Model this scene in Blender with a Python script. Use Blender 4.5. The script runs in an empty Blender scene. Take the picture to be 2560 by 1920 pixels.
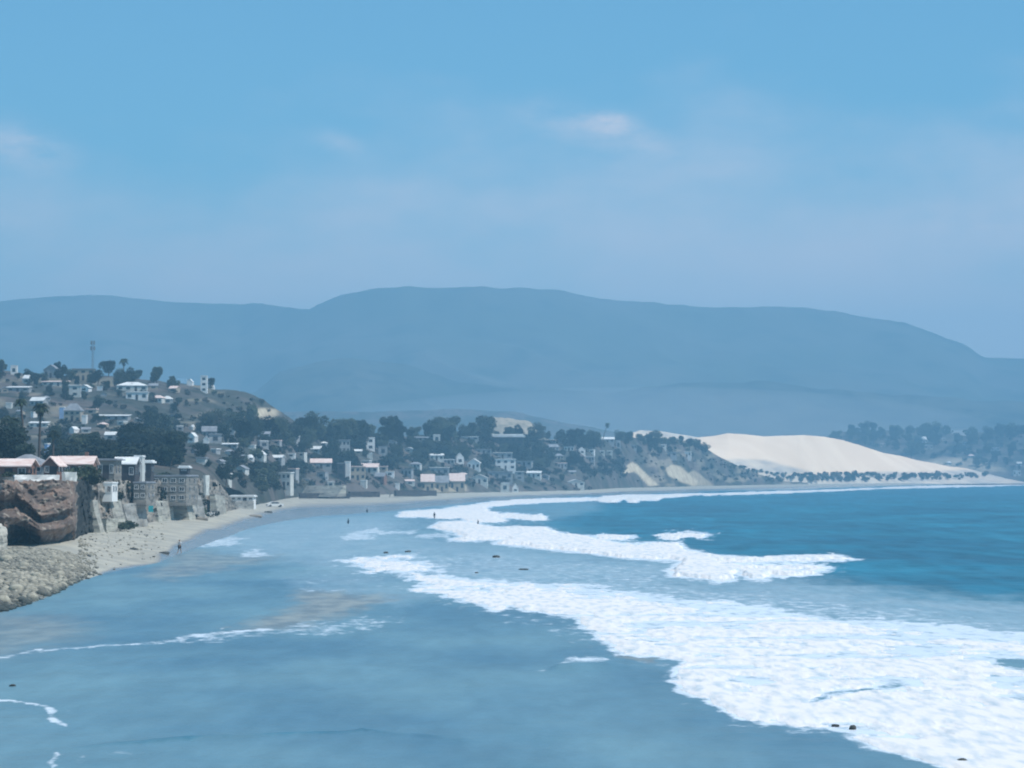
import bpy, bmesh, math, random
import numpy as np
from mathutils import Vector, Matrix
from mathutils.bvhtree import BVHTree
random.seed(7); rng = np.random.default_rng(7)
S = bpy.context.scene
COL = S.collection
# ---------------------------------------------------------------- camera, sky, sun, exposure
CAM_H, FPX, PITCH = 10.0, 6180.0, math.atan(225/6180.0)
cam_d = bpy.data.cameras.new('camera'); cam = bpy.data.objects.new('camera', cam_d); COL.objects.link(cam)
cam.location = (0, 0, CAM_H); cam.rotation_euler = (math.pi/2 + PITCH, 0, 0)
cam_d.sensor_width = 36; cam_d.lens = 36*FPX/2560; cam_d.clip_start = 1; cam_d.clip_end = 30000
cam_d.dof.use_dof = True; cam_d.dof.focus_distance = 12; cam_d.dof.aperture_fstop = 12
S.camera = cam
SUN_DIR = Vector((0.52, -0.20, 0.85)).normalized()
SUN_EL = math.asin(SUN_DIR.z); SUN_AZ = math.atan2(SUN_DIR.x, SUN_DIR.y)
S.view_settings.view_transform = 'Standard'; S.view_settings.look = 'None'
S.view_settings.exposure = 0.0; S.view_settings.gamma = 1
S.cycles.volume_bounces = 1; S.cycles.max_bounces = 6; S.cycles.use_denoising = True
world = bpy.data.worlds.new("World"); S.world = world; world.use_nodes = True
def build_world():
    nt = world.node_tree; N = nt.nodes; L = nt.links; N.clear()
    out = N.new('ShaderNodeOutputWorld'); bg = N.new('ShaderNodeBackground'); bg.inputs[1].default_value = 0.10
    sky = N.new('ShaderNodeTexSky'); sky.sky_type = 'NISHITA'; sky.sun_disc = False
    sky.sun_elevation = SUN_EL; sky.sun_rotation = SUN_AZ; sky.air_density = 1.0; sky.dust_density = 0.6; sky.ozone_density = 1.5
    tint = N.new('ShaderNodeMix'); tint.data_type = 'RGBA'; tint.blend_type = 'MULTIPLY'; tint.inputs[0].default_value = 1
    tint.inputs[7].default_value = (0.60, 1.17, 1.33, 1)
    L.new(sky.outputs[0], tint.inputs[6])
    tc = N.new('ShaderNodeTexCoord'); sep = N.new('ShaderNodeSeparateXYZ'); L.new(tc.outputs['Generated'], sep.inputs[0])
    def m(op, a, b=None, c=None):
        n = N.new('ShaderNodeMath'); n.operation = op
        for i, v in enumerate((a, b, c)):
            if v is None: continue
            if isinstance(v, (int, float)): n.inputs[i].default_value = v
            else: L.new(v, n.inputs[i])
        return n.outputs[0]
    ysafe = m('MAXIMUM', sep.outputs[1], 0.05)
    az = m('DIVIDE', sep.outputs[0], ysafe); el = m('DIVIDE', sep.outputs[2], ysafe)
    comb = N.new('ShaderNodeCombineXYZ'); L.new(az, comb.inputs[0]); L.new(m('MULTIPLY', el, 2.2), comb.inputs[1])
    nz = N.new('ShaderNodeTexNoise'); nz.inputs['Scale'].default_value = 9; nz.inputs['Detail'].default_value = 5; nz.inputs['Roughness'].default_value = .55
    L.new(comb.outputs[0], nz.inputs['Vector'])
    nf = N.new('ShaderNodeTexNoise'); nf.inputs['Scale'].default_value = 38; nf.inputs['Detail'].default_value = 6; nf.inputs['Roughness'].default_value = .6
    L.new(comb.outputs[0], nf.inputs['Vector'])
    def spot(px, py, wx, wy, k):
        a0 = (px-1280)/FPX; e0 = (1185-py)/FPX
        dx = m('DIVIDE', m('SUBTRACT', az, a0), wx/FPX); dy = m('DIVIDE', m('SUBTRACT', el, e0), wy/FPX)
        # tilt the wisp so that it trails down to the right
        dy2 = m('ADD', dy, m('MULTIPLY', dx, .55))
        r = m('ADD', m('MULTIPLY', dx, dx), m('MULTIPLY', dy2, dy2))
        return m('MULTIPLY', m('EXPONENT', m('MULTIPLY', r, -1)), k)
    sp = m('ADD', spot(1530, 305, 75, 26, .8), spot(1620, 370, 150, 40, .22))
    sp = m('ADD', sp, spot(1400, 300, 110, 40, .25)); sp = m('ADD', sp, spot(50, 365, 110, 45, .5)); sp = m('ADD', sp, spot(850, 355, 60, 30, .2))
    sp = m('ADD', sp, spot(2450, 560, 140, 40, .2))
    sp = m('MULTIPLY', sp, m('MAXIMUM', m('MULTIPLY', m('SUBTRACT', nf.outputs[0], .30), 4.5), 0))
    # low bank of thin cloud over the horizon
    band = m('SMOOTHSTEP', el, 0.0, 0.0) if False else None
    mr = N.new('ShaderNodeMapRange'); mr.interpolation_type = 'SMOOTHSTEP'
    L.new(m('SUBTRACT', m('ADD', el, m('MULTIPLY', m('SUBTRACT', nz.outputs[0], .5), .15)), m('MULTIPLY', az, .07)), mr.inputs[0])
    mr.inputs[1].default_value = .045; mr.inputs[2].default_value = .165; mr.inputs[3].default_value = .9; mr.inputs[4].default_value = 0
    fac = m('ADD', mr.outputs[0], sp); cl = N.new('ShaderNodeClamp'); L.new(fac, cl.inputs[0])
    mix = N.new('ShaderNodeMix'); mix.data_type = 'RGBA'; L.new(cl.outputs[0], mix.inputs[0]); L.new(tint.outputs[2], mix.inputs[6])
    mix.inputs[7].default_value = (10.8, 9.3, 9.2, 1)
    L.new(mix.outputs[2], bg.inputs[0]); L.new(bg.outputs[0], out.inputs[0])
build_world()
sd = bpy.data.lights.new('sun', 'SUN'); sd.energy = 4.6; sd.angle = math.radians(.5); sd.color = (1, .965, .91)
sun = bpy.data.objects.new('sun', sd); COL.objects.link(sun); sun.rotation_euler = SUN_DIR.to_track_quat('Z', 'Y').to_euler(); sun.location = (200, -200, 600)

# ---------------------------------------------------------------- helpers
CP, SP = math.cos(PITCH), math.sin(PITCH)
def ray(px, py):
    u = (px-1280)/FPX; v = (960-py)/FPX
    return Vector((u, CP - SP*v, SP + CP*v))
def at(px, py, D):                       # world point seen at pixel (px, py), D metres down the bay
    d = ray(px, py); return Vector((0, 0, CAM_H)) + d*(D/d.y)
def zat(py, D):                          # height that a point D metres away shows at row py
    v = (960-py)/FPX; return CAM_H + D*(SP + CP*v)/(CP - SP*v)
def xat(px, D, py=1185): return (px-1280)/FPX*D/(CP - SP*(960-py)/FPX)
def Dz(py, z=0.): 
    v = (960-py)/FPX; dz = SP + CP*v
    return (z-CAM_H)*(CP - SP*v)/dz
def curve(pts):
    xs = [p[0] for p in pts]; ys = [p[1] for p in pts]
    return lambda x: np.interp(x, xs, ys)
def smooth(a, b, x):
    t = np.clip((x-a)/(b-a), 0, 1); return t*t*(3-2*t)
_tab = rng.random((256, 256))
def vnoise(x, y):
    xi = np.floor(x).astype(np.int64); yi = np.floor(y).astype(np.int64); fx = x-xi; fy = y-yi
    fx = fx*fx*(3-2*fx); fy = fy*fy*(3-2*fy)
    a = _tab[xi & 255, yi & 255]; b = _tab[(xi+1) & 255, yi & 255]; c = _tab[xi & 255, (yi+1) & 255]; d = _tab[(xi+1) & 255, (yi+1) & 255]
    return (a*(1-fx)+b*fx)*(1-fy) + (c*(1-fx)+d*fx)*fy
def fbm(x, y, o=4, g=.5):
    s = 0; a = 1; t = 0
    for i in range(o):
        s = s + a*(vnoise(x*2**i+i*17.3, y*2**i+i*5.1)-.5); t += a; a *= g
    return s/t*2
def np_mesh(name, co, faces, mat=None, smooth_=True, attrs=None):
    me = bpy.data.meshes.new(name); nv = len(co); nf, k = faces.shape
    me.vertices.add(nv); me.vertices.foreach_set('co', co.astype(np.float32).ravel())
    me.loops.add(nf*k); me.loops.foreach_set('vertex_index', faces.astype(np.int32).ravel())
    me.polygons.add(nf); me.polygons.foreach_set('loop_start', np.arange(0, nf*k, k, dtype=np.int32))
    me.polygons.foreach_set('loop_total', np.full(nf, k, dtype=np.int32))
    me.polygons.foreach_set('use_smooth', np.full(nf, smooth_, dtype=bool))
    me.update(calc_edges=True)
    for an, av in (attrs or {}).items():
        a = me.attributes.new(an, 'FLOAT', 'POINT'); a.data.foreach_set('value', av.astype(np.float32).ravel())
    if mat: me.materials.append(mat)
    return me
def grid_faces(nr, nc):
    i = np.arange(nr-1)[:, None]*nc + np.arange(nc-1)[None, :]
    return np.stack([i, i+1, i+1+nc, i+nc], -1).reshape(-1, 4)
def link(name, me, parent=None):
    o = bpy.data.objects.new(name, me); COL.objects.link(o)
    if parent: o.parent = parent
    return o
def tag(o, label=None, cat=None, group=None, kind=None):
    if label: o['label'] = label
    if cat: o['category'] = cat
    if group: o['group'] = group
    if kind: o['kind'] = kind
    return o
def empty(name, loc, rz=0):
    o = bpy.data.objects.new(name, None); o.empty_display_size = .5; COL.objects.link(o); o.location = loc; o.rotation_euler = (0, 0, rz); return o
def bm_obj(name, bm, mat, parent=None, sm=False):
    me = bpy.data.meshes.new(name); bmesh.ops.recalc_face_normals(bm, faces=bm.faces); bm.to_mesh(me); bm.free()
    me.materials.append(mat)
    if sm: me.polygons.foreach_set('use_smooth', [True]*len(me.polygons))
    return link(name, me, parent)
def box(bm, x0, x1, y0, y1, z0, z1):
    v = [bm.verts.new(p) for p in ((x0,y0,z0),(x1,y0,z0),(x1,y1,z0),(x0,y1,z0),(x0,y0,z1),(x1,y0,z1),(x1,y1,z1),(x0,y1,z1))]
    for f in ((0,3,2,1),(4,5,6,7),(0,1,5,4),(1,2,6,5),(2,3,7,6),(3,0,4,7)): bm.faces.new([v[i] for i in f])
def prism(bm, pts, y0, y1):              # polygon in x,z pushed from y0 to y1
    a = [bm.verts.new((p[0], y0, p[1])) for p in pts]; b = [bm.verts.new((p[0], y1, p[1])) for p in pts]
    n = len(pts); bm.faces.new(a); bm.faces.new(b[::-1])
    for i in range(n): bm.faces.new((a[i], b[i], b[(i+1) % n], a[(i+1) % n]))
# ---------------------------------------------------------------- materials
def mat_new(name):
    m = bpy.data.materials.new(name); m.use_nodes = True
    return m, m.node_tree.nodes, m.node_tree.links, m.node_tree.nodes['Principled BSDF']
def noise_mix(N, L, c1, c2, scale, vec=None, detail=4, lo=.4, hi=.6, stretch=None):
    if vec is None:
        g = N.new('ShaderNodeNewGeometry'); vec = g.outputs['Position']
    if stretch:
        mp = N.new('ShaderNodeMapping'); mp.inputs['Scale'].default_value = stretch; L.new(vec, mp.inputs[0]); vec = mp.outputs[0]
    n = N.new('ShaderNodeTexNoise'); n.inputs['Scale'].default_value = scale; n.inputs['Detail'].default_value = detail; L.new(vec, n.inputs['Vector'])
    r = N.new('ShaderNodeMapRange'); L.new(n.outputs[0], r.inputs[0]); r.inputs[1].default_value = lo; r.inputs[2].default_value = hi
    mx = N.new('ShaderNodeMix'); mx.data_type = 'RGBA'; L.new(r.outputs[0], mx.inputs[0])
    for i, c in ((6, c1), (7, c2)):
        if isinstance(c, tuple): mx.inputs[i].default_value = (*c, 1)
        else: L.new(c, mx.inputs[i])
    return mx.outputs[2], n.outputs[0]
def bump(N, L, b, h, strength=.5, dist=.1):
    n = N.new('ShaderNodeBump'); n.inputs['Strength'].default_value = strength; n.inputs['Distance'].default_value = dist
    L.new(h, n.inputs['Height']); L.new(n.outputs[0], b.inputs['Normal'])
def attr(N, name):
    a = N.new('ShaderNodeAttribute'); a.attribute_name = name; return a.outputs['Fac']
def mixc(N, L, f, a, b):
    mx = N.new('ShaderNodeMix'); mx.data_type = 'RGBA'
    for i, c in ((0, f), (6, a), (7, b)):
        if isinstance(c, tuple): mx.inputs[i].default_value = (*c, 1)
        elif isinstance(c, (int, float)): mx.inputs[i].default_value = c
        else: L.new(c, mx.inputs[i])
    return mx.outputs[2]
def simple(name, c1, c2=None, scale=1., rough=.85, bs=0, bd=.05, stretch=None, lo=.35, hi=.65):
    m, N, L, b = mat_new(name)
    c2 = c2 or tuple(v*.75 for v in c1)
    col, h = noise_mix(N, L, c1, c2, scale, stretch=stretch, lo=lo, hi=hi); L.new(col, b.inputs['Base Color'])
    b.inputs['Roughness'].default_value = rough; b.inputs['Specular IOR Level'].default_value = .25
    if bs: bump(N, L, b, h, bs, bd)
    return m
M = {}
M['white'] = simple('white_paint', (.82,.81,.78), (.70,.69,.66), .8)
M['offwhite'] = simple('weathered_paint', (.62,.62,.57), (.47,.47,.44), .7)
M['grey'] = simple('grey_render', (.36,.37,.37), (.25,.26,.27), .6)
M['tan'] = simple('tan_render', (.44,.37,.28), (.33,.28,.22), .6)
M['brick'] = simple('brick_wall', (.26,.14,.10), (.17,.10,.08), .8)
M['dark'] = simple('dark_timber', (.07,.06,.06), (.04,.04,.045), .8)
M['blue'] = simple('blue_paint', (.35,.5,.75), (.3,.42,.62), .8)
M['redroof'] = simple('red_tile_roof', (.60,.30,.23), (.48,.20,.15), 1.2, stretch=(1,1,4))
M['pinkroof'] = simple('faded_tile_roof', (.84,.70,.64), (.68,.48,.42), .9, stretch=(1,1,6))
M['greyroof'] = simple('grey_roof', (.30,.31,.33), (.2,.21,.23), .6)
M['whiteroof'] = simple('white_coated_roof', (.80,.80,.78), (.64,.64,.62), .5)
M['trim'] = simple('pale_trim', (.66,.65,.62), (.55,.54,.52), 2)
def glass():
    m, N, L, b = mat_new('window_glass'); b.inputs['Base Color'].default_value = (.02,.03,.04,1); b.inputs['Roughness'].default_value = .12; return m
M['glass'] = glass()
M['teal'] = simple('teal_paint', (.05,.42,.45), None, 2)
M['trunk'] = simple('bark', (.12,.09,.07), (.07,.055,.045), 3)
M['metal'] = simple('galvanised_steel', (.25,.27,.3), None, 2, rough=.5)
def foliage(name, c1, c2):
    m, N, L, b = mat_new(name)
    oi = N.new('ShaderNodeObjectInfo'); g = N.new('ShaderNodeNewGeometry')
    col, h = noise_mix(N, L, c1, c2, .9, lo=.3, hi=.7)
    mr = N.new('ShaderNodeMapRange'); L.new(oi.outputs['Random'], mr.inputs[0]); mr.inputs[3].default_value = .65; mr.inputs[4].default_value = 1.45
    mx = N.new('ShaderNodeMix'); mx.data_type = 'RGBA'; mx.blend_type = 'MULTIPLY'; mx.inputs[0].default_value = 1
    L.new(col, mx.inputs[6]); L.new(mr.outputs[0], mx.inputs[7]); L.new(mx.outputs[2], b.inputs['Base Color'])
    b.inputs['Roughness'].default_value = .8; b.inputs['Specular IOR Level'].default_value = .2
    return m
M['leaf'] = foliage('leaf_green', (.032,.048,.028), (.058,.068,.040))
M['leafdark'] = foliage('leaf_dark', (.012,.024,.018), (.026,.038,.025))
M['scrub'] = foliage('scrub_leaf', (.085,.085,.06), (.15,.13,.10))
M['palm'] = foliage('palm_leaf', (.02,.035,.02), (.045,.06,.03))
M['hill'] = simple('dry_hillside', (.21,.17,.15), (.085,.09,.07), .03, bs=0)
def terrain_mat(name, a, b_, c, s1=.02, s2=.15, sandattr=False, bs=.6, bd=1.):
    m, N, L, b = mat_new(name)
    c1, h1 = noise_mix(N, L, a, b_, s1, detail=6, lo=.42, hi=.58)
    c2, h2 = noise_mix(N, L, c1, c, s2, detail=5, lo=.5, hi=.66)
    if sandattr:
        cs, _ = noise_mix(N, L, (.58,.50,.36), (.44,.36,.26), .25)
        c2 = mixc(N, L, attr(N, 'sand'), c2, cs)
    L.new(c2, b.inputs['Base Color']); b.inputs['Roughness'].default_value = .95; b.inputs['Specular IOR Level'].default_value = .1
    bump(N, L, b, h2, bs, bd); return m
M['mount'] = terrain_mat('mountain_scrub', (.075,.085,.06), (.11,.105,.09), (.05,.06,.045), .003, .012, bd=6)
M['foot'] = terrain_mat('foothill_scrub', (.05,.06,.045), (.09,.09,.07), (.03,.035,.03), .006, .02, bd=8)
M['slope'] = terrain_mat('dry_slope', (.125,.105,.095), (.065,.068,.058), (.035,.043,.034), .035, .12, True)
M['bank'] = terrain_mat('sandy_bank', (.38,.33,.26), (.29,.26,.21), (.2,.185,.15), .08, .3, False)
def dune_mat():
    m, N, L, b = mat_new('dune_sand')
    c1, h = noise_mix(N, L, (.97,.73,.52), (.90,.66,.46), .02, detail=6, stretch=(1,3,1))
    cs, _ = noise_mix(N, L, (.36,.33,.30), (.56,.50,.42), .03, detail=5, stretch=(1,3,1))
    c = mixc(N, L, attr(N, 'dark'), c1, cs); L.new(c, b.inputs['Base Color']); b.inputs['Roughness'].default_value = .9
    bump(N, L, b, h, .3, 1.); return m
M['dune'] = dune_mat()
def cliff_mat(name, c1, c2, c3):
    m, N, L, b = mat_new(name)
    a, h = noise_mix(N, L, c1, c2, .5, detail=6, stretch=(.25,.25,2.2), lo=.4, hi=.6)
    a2, h2 = noise_mix(N, L, a, c3, .9, detail=5, lo=.55, hi=.7, stretch=(.6,.6,1.6))
    L.new(a2, b.inputs['Base Color']); b.inputs['Roughness'].default_value = .95; b.inputs['Specular IOR Level'].default_value = .15
    bump(N, L, b, h, .9, .5); return m
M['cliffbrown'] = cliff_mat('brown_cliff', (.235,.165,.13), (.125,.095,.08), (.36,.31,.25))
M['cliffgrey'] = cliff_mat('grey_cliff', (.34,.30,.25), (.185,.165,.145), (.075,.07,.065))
M['cliffshade'] = cliff_mat('shaded_cliff', (.038,.04,.037), (.025,.028,.027), (.075,.07,.06))  # near-black rock colour, shade painted into the hollow foot and side face
M['tan2'] = cliff_mat('stained_render', (.27,.25,.22), (.20,.185,.165), (.11,.105,.095))
M['palerock'] = cliff_mat('pale_rock', (.66,.62,.54), (.5,.47,.41), (.4,.37,.33))
def stone_mat():
    m, N, L, b = mat_new('cobble_stone'); c, h = noise_mix(N, L, (.42,.385,.30), (.29,.265,.21), 2.); c = mixc(N, L, attr(N, 'tone'), c, (.085,.085,.075)); c = mixc(N, L, attr(N, 'wet'), c, (.045,.055,.05))
    L.new(c, b.inputs['Base Color']); b.inputs['Roughness'].default_value = .85; return m
M['stone'] = stone_mat()
def beach_mat():
    m, N, L, b = mat_new('beach_sand')
    dry, h = noise_mix(N, L, (.43,.405,.335), (.335,.32,.275), .25, detail=6)
    wet, h2 = noise_mix(N, L, (.19,.185,.18), (.25,.24,.23), .12, detail=5, stretch=(.4,1.5,1))
    c = mixc(N, L, attr(N, 'wet'), dry, wet); c = mixc(N, L, attr(N, 'cob'), c, noise_mix(N, L, (.34,.32,.26), (.2,.19,.16), .8)[0])
    L.new(c, b.inputs['Base Color'])
    r = N.new('ShaderNodeMapRange'); L.new(attr(N, 'wet'), r.inputs[0]); r.inputs[3].default_value = .95; r.inputs[4].default_value = .22
    L.new(r.outputs[0], b.inputs['Roughness']); bump(N, L, b, h, .25, .12); return m
M['beach'] = beach_mat()
def water_mat():
    m, N, L, b = mat_new('sea_water')
    deep, hd = noise_mix(N, L, (.014,.11,.175), (.018,.165,.245), .035, detail=8, lo=.38, hi=.62, stretch=(.8,.6,1))
    shal, hs = noise_mix(N, L, (.085,.18,.245), (.155,.275,.32), .07, detail=10, lo=.38, hi=.62, stretch=(1.,.45,1))
    def rip(c, sc, st, k):
        mx = N.new('ShaderNodeMix'); mx.data_type = 'RGBA'; mx.blend_type = 'MULTIPLY'; mx.inputs[0].default_value = 1
        q, _ = noise_mix(N, L, (1-k,)*3, (1+k,)*3, sc, detail=10, lo=.36, hi=.64, stretch=st); L.new(c, mx.inputs[6]); L.new(q, mx.inputs[7]); return mx.outputs[2]
    shal = rip(rip(shal, .9, (1.,.22,1), .07), .22, (1.,.3,1), .05); deep = rip(rip(deep, .35, (.8,.18,1), .20), .08, (.9,.35,1), .10)
    c = mixc(N, L, attr(N, 'deep'), shal, deep)
    c = mixc(N, L, attr(N, 'milk'), c, rip(noise_mix(N, L, (.27,.39,.45), (.36,.46,.51), .3, detail=8, stretch=(1.,.35,1))[0], 1.2, (1.,.25,1), .12))
    c = mixc(N, L, attr(N, 'sand'), c, noise_mix(N, L, (.19,.19,.18), (.36,.345,.29), .5, stretch=(1.,.35,1))[0])
    # thin torn foam lying on the water
    g = N.new('ShaderNodeNewGeometry'); mp = N.new('ShaderNodeMapping'); mp.inputs['Scale'].default_value = (.6,.3,1); L.new(g.outputs['Position'], mp.inputs[0])
    n = N.new('ShaderNodeTexNoise'); n.inputs['Scale'].default_value = 1.5; n.inputs['Detail'].default_value = 9; n.inputs['Roughness'].default_value = .66; L.new(mp.outputs[0], n.inputs['Vector'])
    ad = N.new('ShaderNodeMath'); ad.operation = 'MULTIPLY_ADD'; L.new(attr(N, 'thin'), ad.inputs[0]); ad.inputs[1].default_value = .46; L.new(n.outputs[0], ad.inputs[2])
    r = N.new('ShaderNodeMapRange'); r.interpolation_type = 'SMOOTHSTEP'; L.new(ad.outputs[0], r.inputs[0]); r.inputs[1].default_value = .66; r.inputs[2].default_value = .95
    c = mixc(N, L, r.outputs[0], c, (.78,.83,.88)); L.new(c, b.inputs['Base Color'])
    rr = N.new('ShaderNodeMapRange'); L.new(attr(N, 'deep'), rr.inputs[0]); rr.inputs[3].default_value = .30; rr.inputs[4].default_value = .4; L.new(rr.outputs[0], b.inputs['Roughness'])
    b.inputs['IOR'].default_value = 1.33; b.inputs['Specular IOR Level'].default_value = .34
    g2 = N.new('ShaderNodeMapping'); g2.inputs['Scale'].default_value = (.5,.6,1); L.new(g.outputs['Position'], g2.inputs[0])
    n2 = N.new('ShaderNodeTexNoise'); n2.inputs['Scale'].default_value = .55; n2.inputs['Detail'].default_value = 5; L.new(g2.outputs[0], n2.inputs['Vector'])
    n2b = N.new('ShaderNodeMath'); n2b.operation = 'MULTIPLY'; L.new(n2.outputs[0], n2b.inputs[0])
    dd = N.new('ShaderNodeMapRange'); L.new(attr(N, 'deep'), dd.inputs[0]); dd.inputs[3].default_value = .4; dd.inputs[4].default_value = 1; L.new(dd.outputs[0], n2b.inputs[1])
    bump(N, L, b, n2b.outputs[0], .8, .5); return m
M['water'] = water_mat()
def foam_mat():
    m, N, L, b = mat_new('sea_foam')
    c, h = noise_mix(N, L, (.79,.75,.725), (.50,.57,.62), 1.6, detail=10, lo=.46, hi=.70, stretch=(1.,.22,1))
    c = mixc(N, L, attr(N, 'edge'), c, (.60,.60,.50))
    L.new(c, b.inputs['Base Color']); b.inputs['Roughness'].default_value = .8; b.inputs['Specular IOR Level'].default_value = .2
    bump(N, L, b, h, .2, .12); return m
M['foam'] = foam_mat()

# ---------------------------------------------------------------- shore curves (column -> distance)
SHORE = curve([(-900,1660),(-400,1590),(0,1530),(60,1515),(110,1498),(200,1452),(280,1430),(400,1405),(480,1372),(560,1345),(620,1322),(700,1304),(780,1292),(900,1283),(990,1276),(1100,1264),(1200,1254),(1400,1243),(1600,1235),(1800,1228),(2000,1223),(2200,1216),(2400,1212),(2700,1207),(3400,1200)])
BACK = curve([(-900,1335),(0,1335),(190,1337),(300,1322),(400,1301),(500,1290),(570,1278),(640,1262),(750,1240),(900,1238),(1150,1232),(1450,1226),(1550,1220),(1900,1212),(2200,1208),(2400,1206.5),(2700,1204),(3400,1199.5)])
def Ds(px): return Dz(SHORE(px), 0.)
def Db(px): return Dz(BACK(px), 2.)
TER = []                                  # terrain meshes a ray can meet
def sheet(name, rows, px, mat, attrs=None, noise=0, nscale=40, kind='structure', label=None, nfine=0, register=True, sm=True):
    """rows: list of (D array, z array) over the columns px"""
    D = np.stack([r[0] for r in rows]); Z = np.stack([r[1] for r in rows]); X = (px[None, :]-1280)/FPX*D
    if noise:
        w = np.minimum(1, np.arange(len(rows))[:, None]/4.)
        Z = Z + w*noise*fbm(X/nscale, D/nscale, 5)
    co = np.stack([X, D, Z], -1).reshape(-1, 3); f = grid_faces(*D.shape)
    me = np_mesh(name, co, f, mat, sm, attrs)
    o = link(name, me); tag(o, label, None, None, kind)
    if register:
        TER.append(BVHTree.FromPolygons([tuple(c) for c in co.tolist()], f.tolist()))
    return o
def hill(name, bot, top, n_up, px, mat, back=200, noise=3, nscale=60, shape=1.0, attrf=None, label=None, zback=0, nb=8, gully=0, gs=60):
    """bot, top: functions px -> (D, z); the sheet climbs from bot to top and falls away behind"""
    D0, z0 = bot(px); D1, z1 = top(px); rows = []
    for i in range(n_up+1):
        t = i/n_up; s = t**shape; D = D0+(D1-D0)*t; z = z0+(z1-z0)*s
        if gully: z = z - gully*math.sin(math.pi*t)*np.abs(fbm((px/FPX*D)/gs+t*.8, D/gs*.35, 4))*2
        rows.append((D, z))
    for i in range(1, nb+1):
        t = i/nb; rows.append((D1+back*t, z1+(zback-z1)*t*t))
    at_ = {}
    if attrf:
        T = np.concatenate([np.linspace(0, 1, n_up+1), np.full(nb, 1.)])
        Dm = np.stack([r[0] for r in rows]); Zm = np.stack([r[1] for r in rows])
        vv = (Zm-CAM_H)/Dm; PY = 960 - FPX*(vv*CP-SP)/(CP+SP*vv)
        at_ = attrf(np.broadcast_to(px, Dm.shape), PY, T[:, None]+0*Dm)
    return sheet(name, rows, px, mat, at_, noise, nscale, label=label)
def cast(px, py):
    d = ray(px, py).normalized(); best = None; o = Vector((0, 0, CAM_H))
    for b in TER:
        h = b.ray_cast(o, d)
        if h[0] is not None and (best is None or h[3] < best[1]): best = (h[0], h[3])
    return best[0] if best else None
def drop(x, y):
    best = None
    for b in TER:
        h = b.ray_cast(Vector((x, y, 900)), Vector((0, 0, -1)))
        if h[0] is not None and (best is None or h[0].z > best): best = h[0].z
    return best
def in_poly(X, Y, poly):
    c = np.zeros(X.shape, bool); n = len(poly)
    for i in range(n):
        x1, y1 = poly[i]; x2, y2 = poly[(i+1) % n]
        if y1 == y2: continue
        c ^= ((y1 > Y) != (y2 > Y)) & (X < (x2-x1)*(Y-y1)/(y2-y1)+x1)
    return c
def poly_dist(X, Y, poly, sx=3.):
    """distance to the outline (rows count fully, columns /sx), positive inside"""
    d = np.full(X.shape, 1e9); n = len(poly)
    for i in range(n):
        x1, y1 = poly[i][0]/sx, poly[i][1]; x2, y2 = poly[(i+1) % n][0]/sx, poly[(i+1) % n][1]
        ex, ey = x2-x1, y2-y1; l = ex*ex+ey*ey+1e-9
        t = np.clip(((X/sx-x1)*ex+(Y-y1)*ey)/l, 0, 1)
        d = np.minimum(d, (X/sx-x1-t*ex)**2+(Y-y1-t*ey)**2)
    d = np.sqrt(d); return np.where(in_poly(X, Y, poly), d, -d)

# ---------------------------------------------------------------- ground under everything
def ground():
    bm = bmesh.new(); v = [bm.verts.new(p) for p in ((-4200,-150,-3),(4200,-150,-3),(4200,6900,-3),(-4200,6900,-3))]; bm.faces.new(v)
    tag(bm_obj('ground', bm, M['hill']), kind='structure')
ground()
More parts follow.
